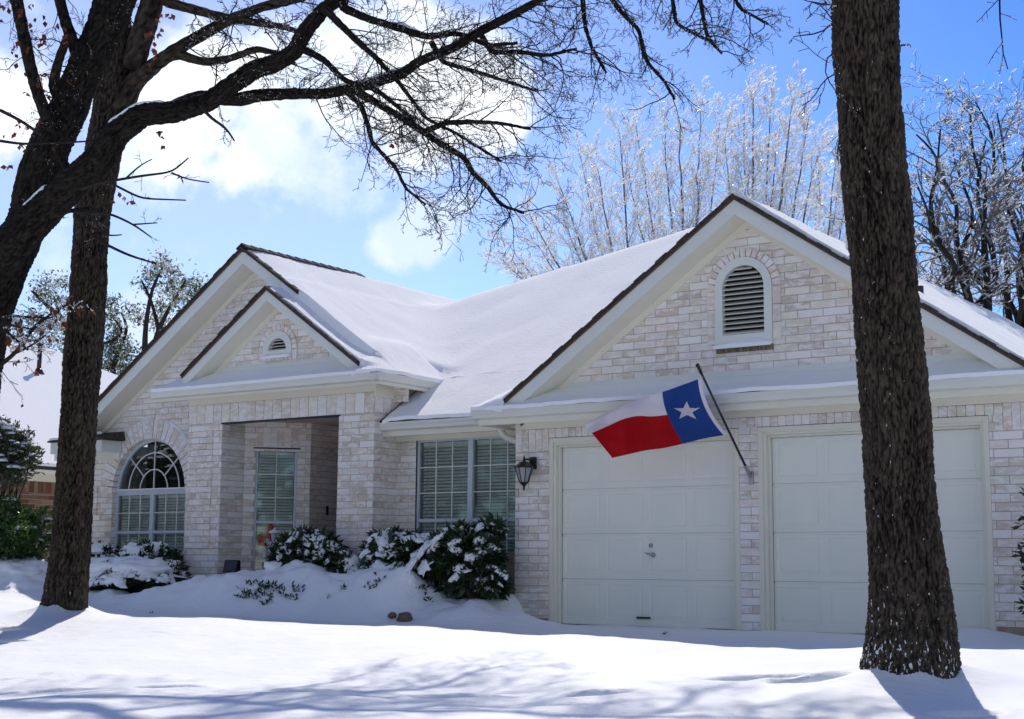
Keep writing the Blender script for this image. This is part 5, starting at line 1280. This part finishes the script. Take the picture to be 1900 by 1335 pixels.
iced_tree(1790, 700, 40, [(1700, 540, .05), (1740, 480, .05), (1800, 460, .05), (1850, 470, .05), (1900, 480, .05), (1690, 430, .05)], 'farther ice-coated tree low behind the dark gnarled oaks at right', 105)

def gnarled(rx, base_y, d, stems, label, seed):
    b = px(rx, 1090, d); b[2] = gz(b[0], b[1])-.1; root = thing('gnarled_oak', b, label, 'tree', 'dark gnarled oaks behind the garage')
    t = Twigs(seed); tr = MB(); fork = px(rx, base_y, d)
    tube(tr, [b, b*.5+fork*.5+np.array([.15, 0, 0]), fork], [.26, .22, .19], 12)
    for (x1, y1, r0) in stems:
        end = px(x1, y1, d+t.r.uniform(-1.8, 1.8)); v = end-fork
        K = [fork]; 
        for k in range(1, 6): K.append(fork+v*k/6+t.n.normal(size=3)*.16)
        K.append(end); Pp = np.array([[*K[i], r0*.75*(1-i/6.)+.013] for i in range(7)]); Q = resample(Pp, .18)
        tube(tr, Q[:, :3], Q[:, 3], 8, True)
        spawn(t, Q, .30, 1.3, .024, 3, lo=.22, up=.25, crook=.48, kids=(4, 3, 2), grav=.02, ang=(.5, 1.1), shrink=.52, minr=.0042)
    tr.build('trunk', 'twig', root, smooth=True); t.mb.build('crown', 'grey_twig', root)
    ic = MB(); ice_shards(ic, t.tips, t.tipd, .5, .11, .008, CR*.3+np.array([0, 0, .3]), seed); k = t.n.rand(len(t.pts)) < .07; pp = np.array(t.pts)[k]; ice_shards(ic, pp, np.tile(CR*.5+np.array([0, 0, .3]), (len(pp), 1)), 1., .10, .010, CR*.3+np.array([0, 0, .3]), seed+1); ic.build('ice', 'ice', root)
gnarled(1815, 640, 25, [(1700, 250, .09), (1745, 240, .08), (1700, 340, .08), (1690, 430, .07), (1770, 300, .09), (1800, 215, .09), (1830, 260, .08), (1720, 520, .06)], 'dark gnarled oak with iced twigs just right of the thick foreground trunk', 201)
gnarled(1900, 660, 27, [(1810, 190, .08), (1850, 210, .08), (1905, 240, .09), (1960, 280, .08), (1880, 330, .08), (1830, 420, .07), (1920, 420, .08), (2000, 380, .08), (1790, 560, .06)], 'dark gnarled oak with iced twigs cut off by the right edge', 202)

# ------------------------------------------------------------------ live oaks at the left, neighbouring house
def live_oak(rx, d, stems, clumps, label, seed, dens=60, icy=.62, leaf=.115, dark=False):
    b = px(rx, 1090, d); b[2] = gz(b[0], b[1])-.1; root = thing('live_oak', b, label, 'tree', 'evergreen oaks behind the neighbouring roof'); rs = np.random.RandomState(seed); tr = MB(); f = MB(); g2 = MB()
    for pts in stems: Q = resample(path(pts, d), .2); tube(tr, Q[:, :3], Q[:, 3], 7, True)
    tube(tr, [b, path([stems[0][0]], d)[0, :3]], [.2, .12], 8)
    C1, C2 = [], []
    for (x_, y_, rx_, ry_) in clumps:
        sx_, sy_ = rx_*d/FPX, ry_*d/FPX; c0 = px(x_, y_, d+rs.normal()*.5); k = int(dens*(sx_*sy_)*9)+8
        for _ in range(k):
            v = rs.normal(size=3); v /= np.linalg.norm(v); v *= rs.rand()**.45
            c = c0+CR*v[0]*sx_+CU*v[2]*sy_+CF*v[1]*(sx_+sy_)*.5
            for _ in range(11):
                p = c+rs.normal(size=3)*.13; (C2 if rs.rand() < icy else C1).append(p)
        for _ in range(3): e = c0+CR*rs.normal()*sx_*.6+CU*rs.normal()*sy_*.6; tube(tr, [c0-CU*sy_*.8, c0+rs.normal(size=3)*.1, e], [.02, .014, .006], 4, False)
    leaves(f, C1, leaf, ratio=.5); leaves(g2, C2, leaf, ratio=.45)
    tr.build('trunk', 'twig', root, smooth=True); f.build('foliage', 'oak_leaf', root); g2.build('icy_foliage', 'icy_leaf', root)
live_oak(290, 42, [[(268, 660, 12), (270, 600, 9), (283, 530, 6), (300, 500, 4)], [(275, 700, 12), (290, 620, 10), (320, 560, 6), (345, 520, 4)], [(300, 700, 10), (296, 620, 8), (282, 560, 6), (262, 520, 4)]],
         [(300, 490, 20, 14), (318, 500, 16, 12), (290, 505, 18, 14), (268, 528, 17, 16), (312, 530, 22, 14), (340, 525, 20, 12), (330, 548, 26, 16), (300, 570, 28, 18), (355, 540, 18, 12), (372, 525, 14, 9), (345, 575, 24, 22), (290, 600, 22, 18), (320, 610, 24, 18), (255, 590, 16, 12), (240, 575, 10, 8), (300, 640, 22, 14)], 'tall airy evergreen oak with frosted leaves left of the large gable', 301, dens=15)
live_oak(60, 47, [[(150, 640, 12), (120, 600, 9), (80, 560, 7), (60, 540, 4)], [(150, 620, 9), (110, 590, 6), (100, 550, 4)]],
         [(85, 522, 26, 12), (115, 525, 20, 12), (72, 545, 16, 14), (95, 555, 30, 14), (120, 565, 18, 14), (60, 590, 32, 13), (30, 600, 22, 12), (95, 600, 30, 16), (125, 610, 20, 20), (60, 620, 30, 12), (120, 650, 22, 22), (20, 630, 20, 12), (85, 640, 26, 14)], 'frosted evergreen oak arching between the two left trunks', 302, dens=14)
live_oak(210, 44, [[(205, 720, 12), (215, 660, 9), (240, 610, 6), (225, 580, 4)], [(190, 640, 6), (235, 620, 5), (210, 590, 4)]],
         [(205, 585, 14, 12), (215, 610, 16, 14), (210, 640, 24, 20), (235, 650, 20, 22), (200, 670, 18, 20), (225, 685, 26, 14), (205, 560, 8, 8), (250, 690, 10, 14)], 'dark dense evergreen oak just right of the left trunk', 303, dens=30, icy=.4)

NX = -13.5; NH = thing('neighbour_house', (NX-3, 4, 0), 'neighbouring red brick house with a plain snow-covered roof at far left', 'house')
s = .62; ez = 2.5
def nr(x): return ez+s*(NX-x)
m = MB()                                       # roof slab: side slope facing the yard, hipped at the back
hip = [(NX, -3), (NX, 12), (-17.3, 8.3), (-18.5, 6.6), (-18.5, -3)]
for dz, nm, mt in ((0, 'roof', 'shingle'), (.07, 'roof_snow', 'roof_snow')):
    m = MB(); V = [(x, y, nr(x)+dz) for x, y in hip]+[(x, y, nr(x)-.06+dz) for x, y in hip]; n = len(hip)
    m.add(V, [tuple(range(n)), tuple(range(2*n-1, n-1, -1))]+[(i, n+i, n+(i+1) % n, (i+1) % n) for i in range(n)])
    V = [(-18.5, -3, nr(-18.5)+dz), (-18.5, 6.6, nr(-18.5)+dz), (-17.3, 8.3, nr(-17.3)+dz), (NX, 12, ez+dz), (-23.5, 12, ez+dz), (-23.5, -3, ez+dz)]
    m.add(V, [(0, 1, 4, 5), (1, 2, 3, 4)])
    m.build(nm, mt, NH)
FN = Fr(NX-.45, -2.5, math.pi/2)
PAL_ = PAL; PAL = [(.15, .075, .05), (.19, .10, .065), (.13, .065, .045), (.22, .14, .09), (.17, .08, .055), (.26, .18, .12)]
def redwall(t, b, tcn):
    at = t.nodes.new('ShaderNodeAttribute'); at.attribute_name = 'tint'; t.links.new(at.outputs['Color'], b.inputs['Base Color'])
mat('red_brick', (.3, .15, .1), .9, .2, build=redwall)
MATS['brick'], keep = MATS['red_brick'], MATS['brick']
brick_wall('wall', FN, 0, 2.02, lambda z: [(0, 14)], parent=NH); s_ = MB(); soldier(s_, FN, 0, 14, 2.02, 2.24, w=.1); s_.build('soldier_course', 'brick', NH)
MATS['brick'] = keep; PAL = PAL_
m = MB(); m.box(FN, 0, 14, .0, .025, 2.24, 2.42); m.box(FN, 0, 14.3, .02, .40, 2.40, 2.42); m.box(FN, -.3, 14.3, .40, .44, 2.36, 2.50); m.build('fascia', 'cream_trim', NH)
m = MB(); q = px(71, 688, 31.); 
# the plumbing vent stands on the slope facing the yard
o_, d_ = CAM, CR*(72-950)/FPX-CU*(690-667.5)/FPX+CF; t_ = (ez+.07+s*(NX-o_[0])-o_[2])/(d_[2]+s*d_[0]); q = o_+d_*t_
tube(m, [q-np.array([0, 0, .15]), q+np.array([0, 0, .58])], .05, 12); ball(m, q+np.array([0, 0, .60]), (.075, .075, .05), 12, 8)
tube(m, [q-np.array([0, 0, .06]), q+np.array([0, 0, .07])], [.13, .06], 12); m.build('vent_pipe', 'black_metal', NH, smooth=True)

# two evergreen bushes between the houses
def bush(name, x_, y_, d, rx_, ry_, label, lm, n, leaf, snowfrac, seed):
    rs = np.random.RandomState(seed); c = px(x_, y_, d); b = c.copy(); b[2] = gz(c[0], c[1]); root = thing(name, b, label, 'bush'); sx_, sy_ = rx_*d/FPX, ry_*d/FPX
    f = MB(); st = MB(); sn = MB(); C, D = [], []; lobes = []
    for _ in range(22): v = rs.normal(size=3); v /= np.linalg.norm(v); lobes.append((v*.62, .38+.2*rs.rand()))
    for _ in range(n):
        lv, lr = lobes[rs.randint(22)]; v = rs.normal(size=3); v /= np.linalg.norm(v); w = lv+v*lr*(.55+.45*rs.rand()); p = c+np.array([w[0]*sx_, w[1]*sx_, w[2]*sy_])
        dd = w+np.array([0, 0, .4])
        for _ in range(8): C.append(p+rs.normal(size=3)*leaf*.35); D.append(dd+rs.normal(size=3)*.7)
        if rs.rand() < snowfrac and v[2] > -.1:
            r_ = .035+.05*rs.rand(); snow_blob(sn, p+np.array([0, 0, .03]), (r_*1.5, r_*1.2, r_*.5), seed=rs.rand()*9, seg=8, rings=4, ragged=.7)
    leaves(f, C, leaf, np.array(D), ratio=.42)
    for _ in range(16): p = C[rs.randint(len(C))]; tube(st, [b-np.array([0, 0, .1]), (b+p)/2+rs.normal(size=3)*.08, p], [.025, .015, .006], 5, False)
    f.build('foliage', lm, root); st.build('stems', 'stem', root)
    if sn.n: sn.build('snow', 'shrub_snow', root, smooth=True)
bush('evergreen_bush', -5, 858, 22.5, 72, 78, 'snow-flecked pale green bush, upper of the two at the left edge', 'oak_leaf', 760, .085, .40, 1)
bush('evergreen_bush', 18, 990, 22.0, 78, 68, 'glossy bright green bush, lower of the two at the left edge', 'bright_leaf', 900, .085, .05, 2)

# ------------------------------------------------------------------ dark wood across the street, seen only in the window panes
f = MB(); C = []; rs = np.random.RandomState(8)
for (x_, y_, h_, r_) in [(-66, -30, 12, 6), (-60, -36, 14, 6), (-53, -41, 11, 5), (-47, -44, 15, 6), (-41, -46, 12, 5), (-36, -50, 14, 6), (-29, -52, 12, 6), (-22, -53, 14, 6), (-14, -52, 11, 5), (-6, -52, 13, 6), (4, -50, 12, 6), (14, -47, 14, 6), (22, -42, 12, 6), (29, -38, 14, 6), (35, -33, 12, 5)]:
    tube(f, [(x_, y_, -1), (x_, y_, h_*.6)], [.3, .15], 6)
    for _ in range(330):
        v = rs.normal(size=3); v /= np.linalg.norm(v); v *= rs.rand()**.4; p = np.array([x_+v[0]*r_, y_+v[1]*r_, h_*.5+v[2]*h_*.5])
        for _ in range(7): C.append(p+rs.normal(size=3)*.35)
leaves(f, C, .6, ratio=.7); o = f.build('far_wood', 'rhodo_leaf', loc=(-15, -48, 0))
props(o, 'dark evergreen wood across the street mirrored in the window panes', 'wood', kind='stuff')
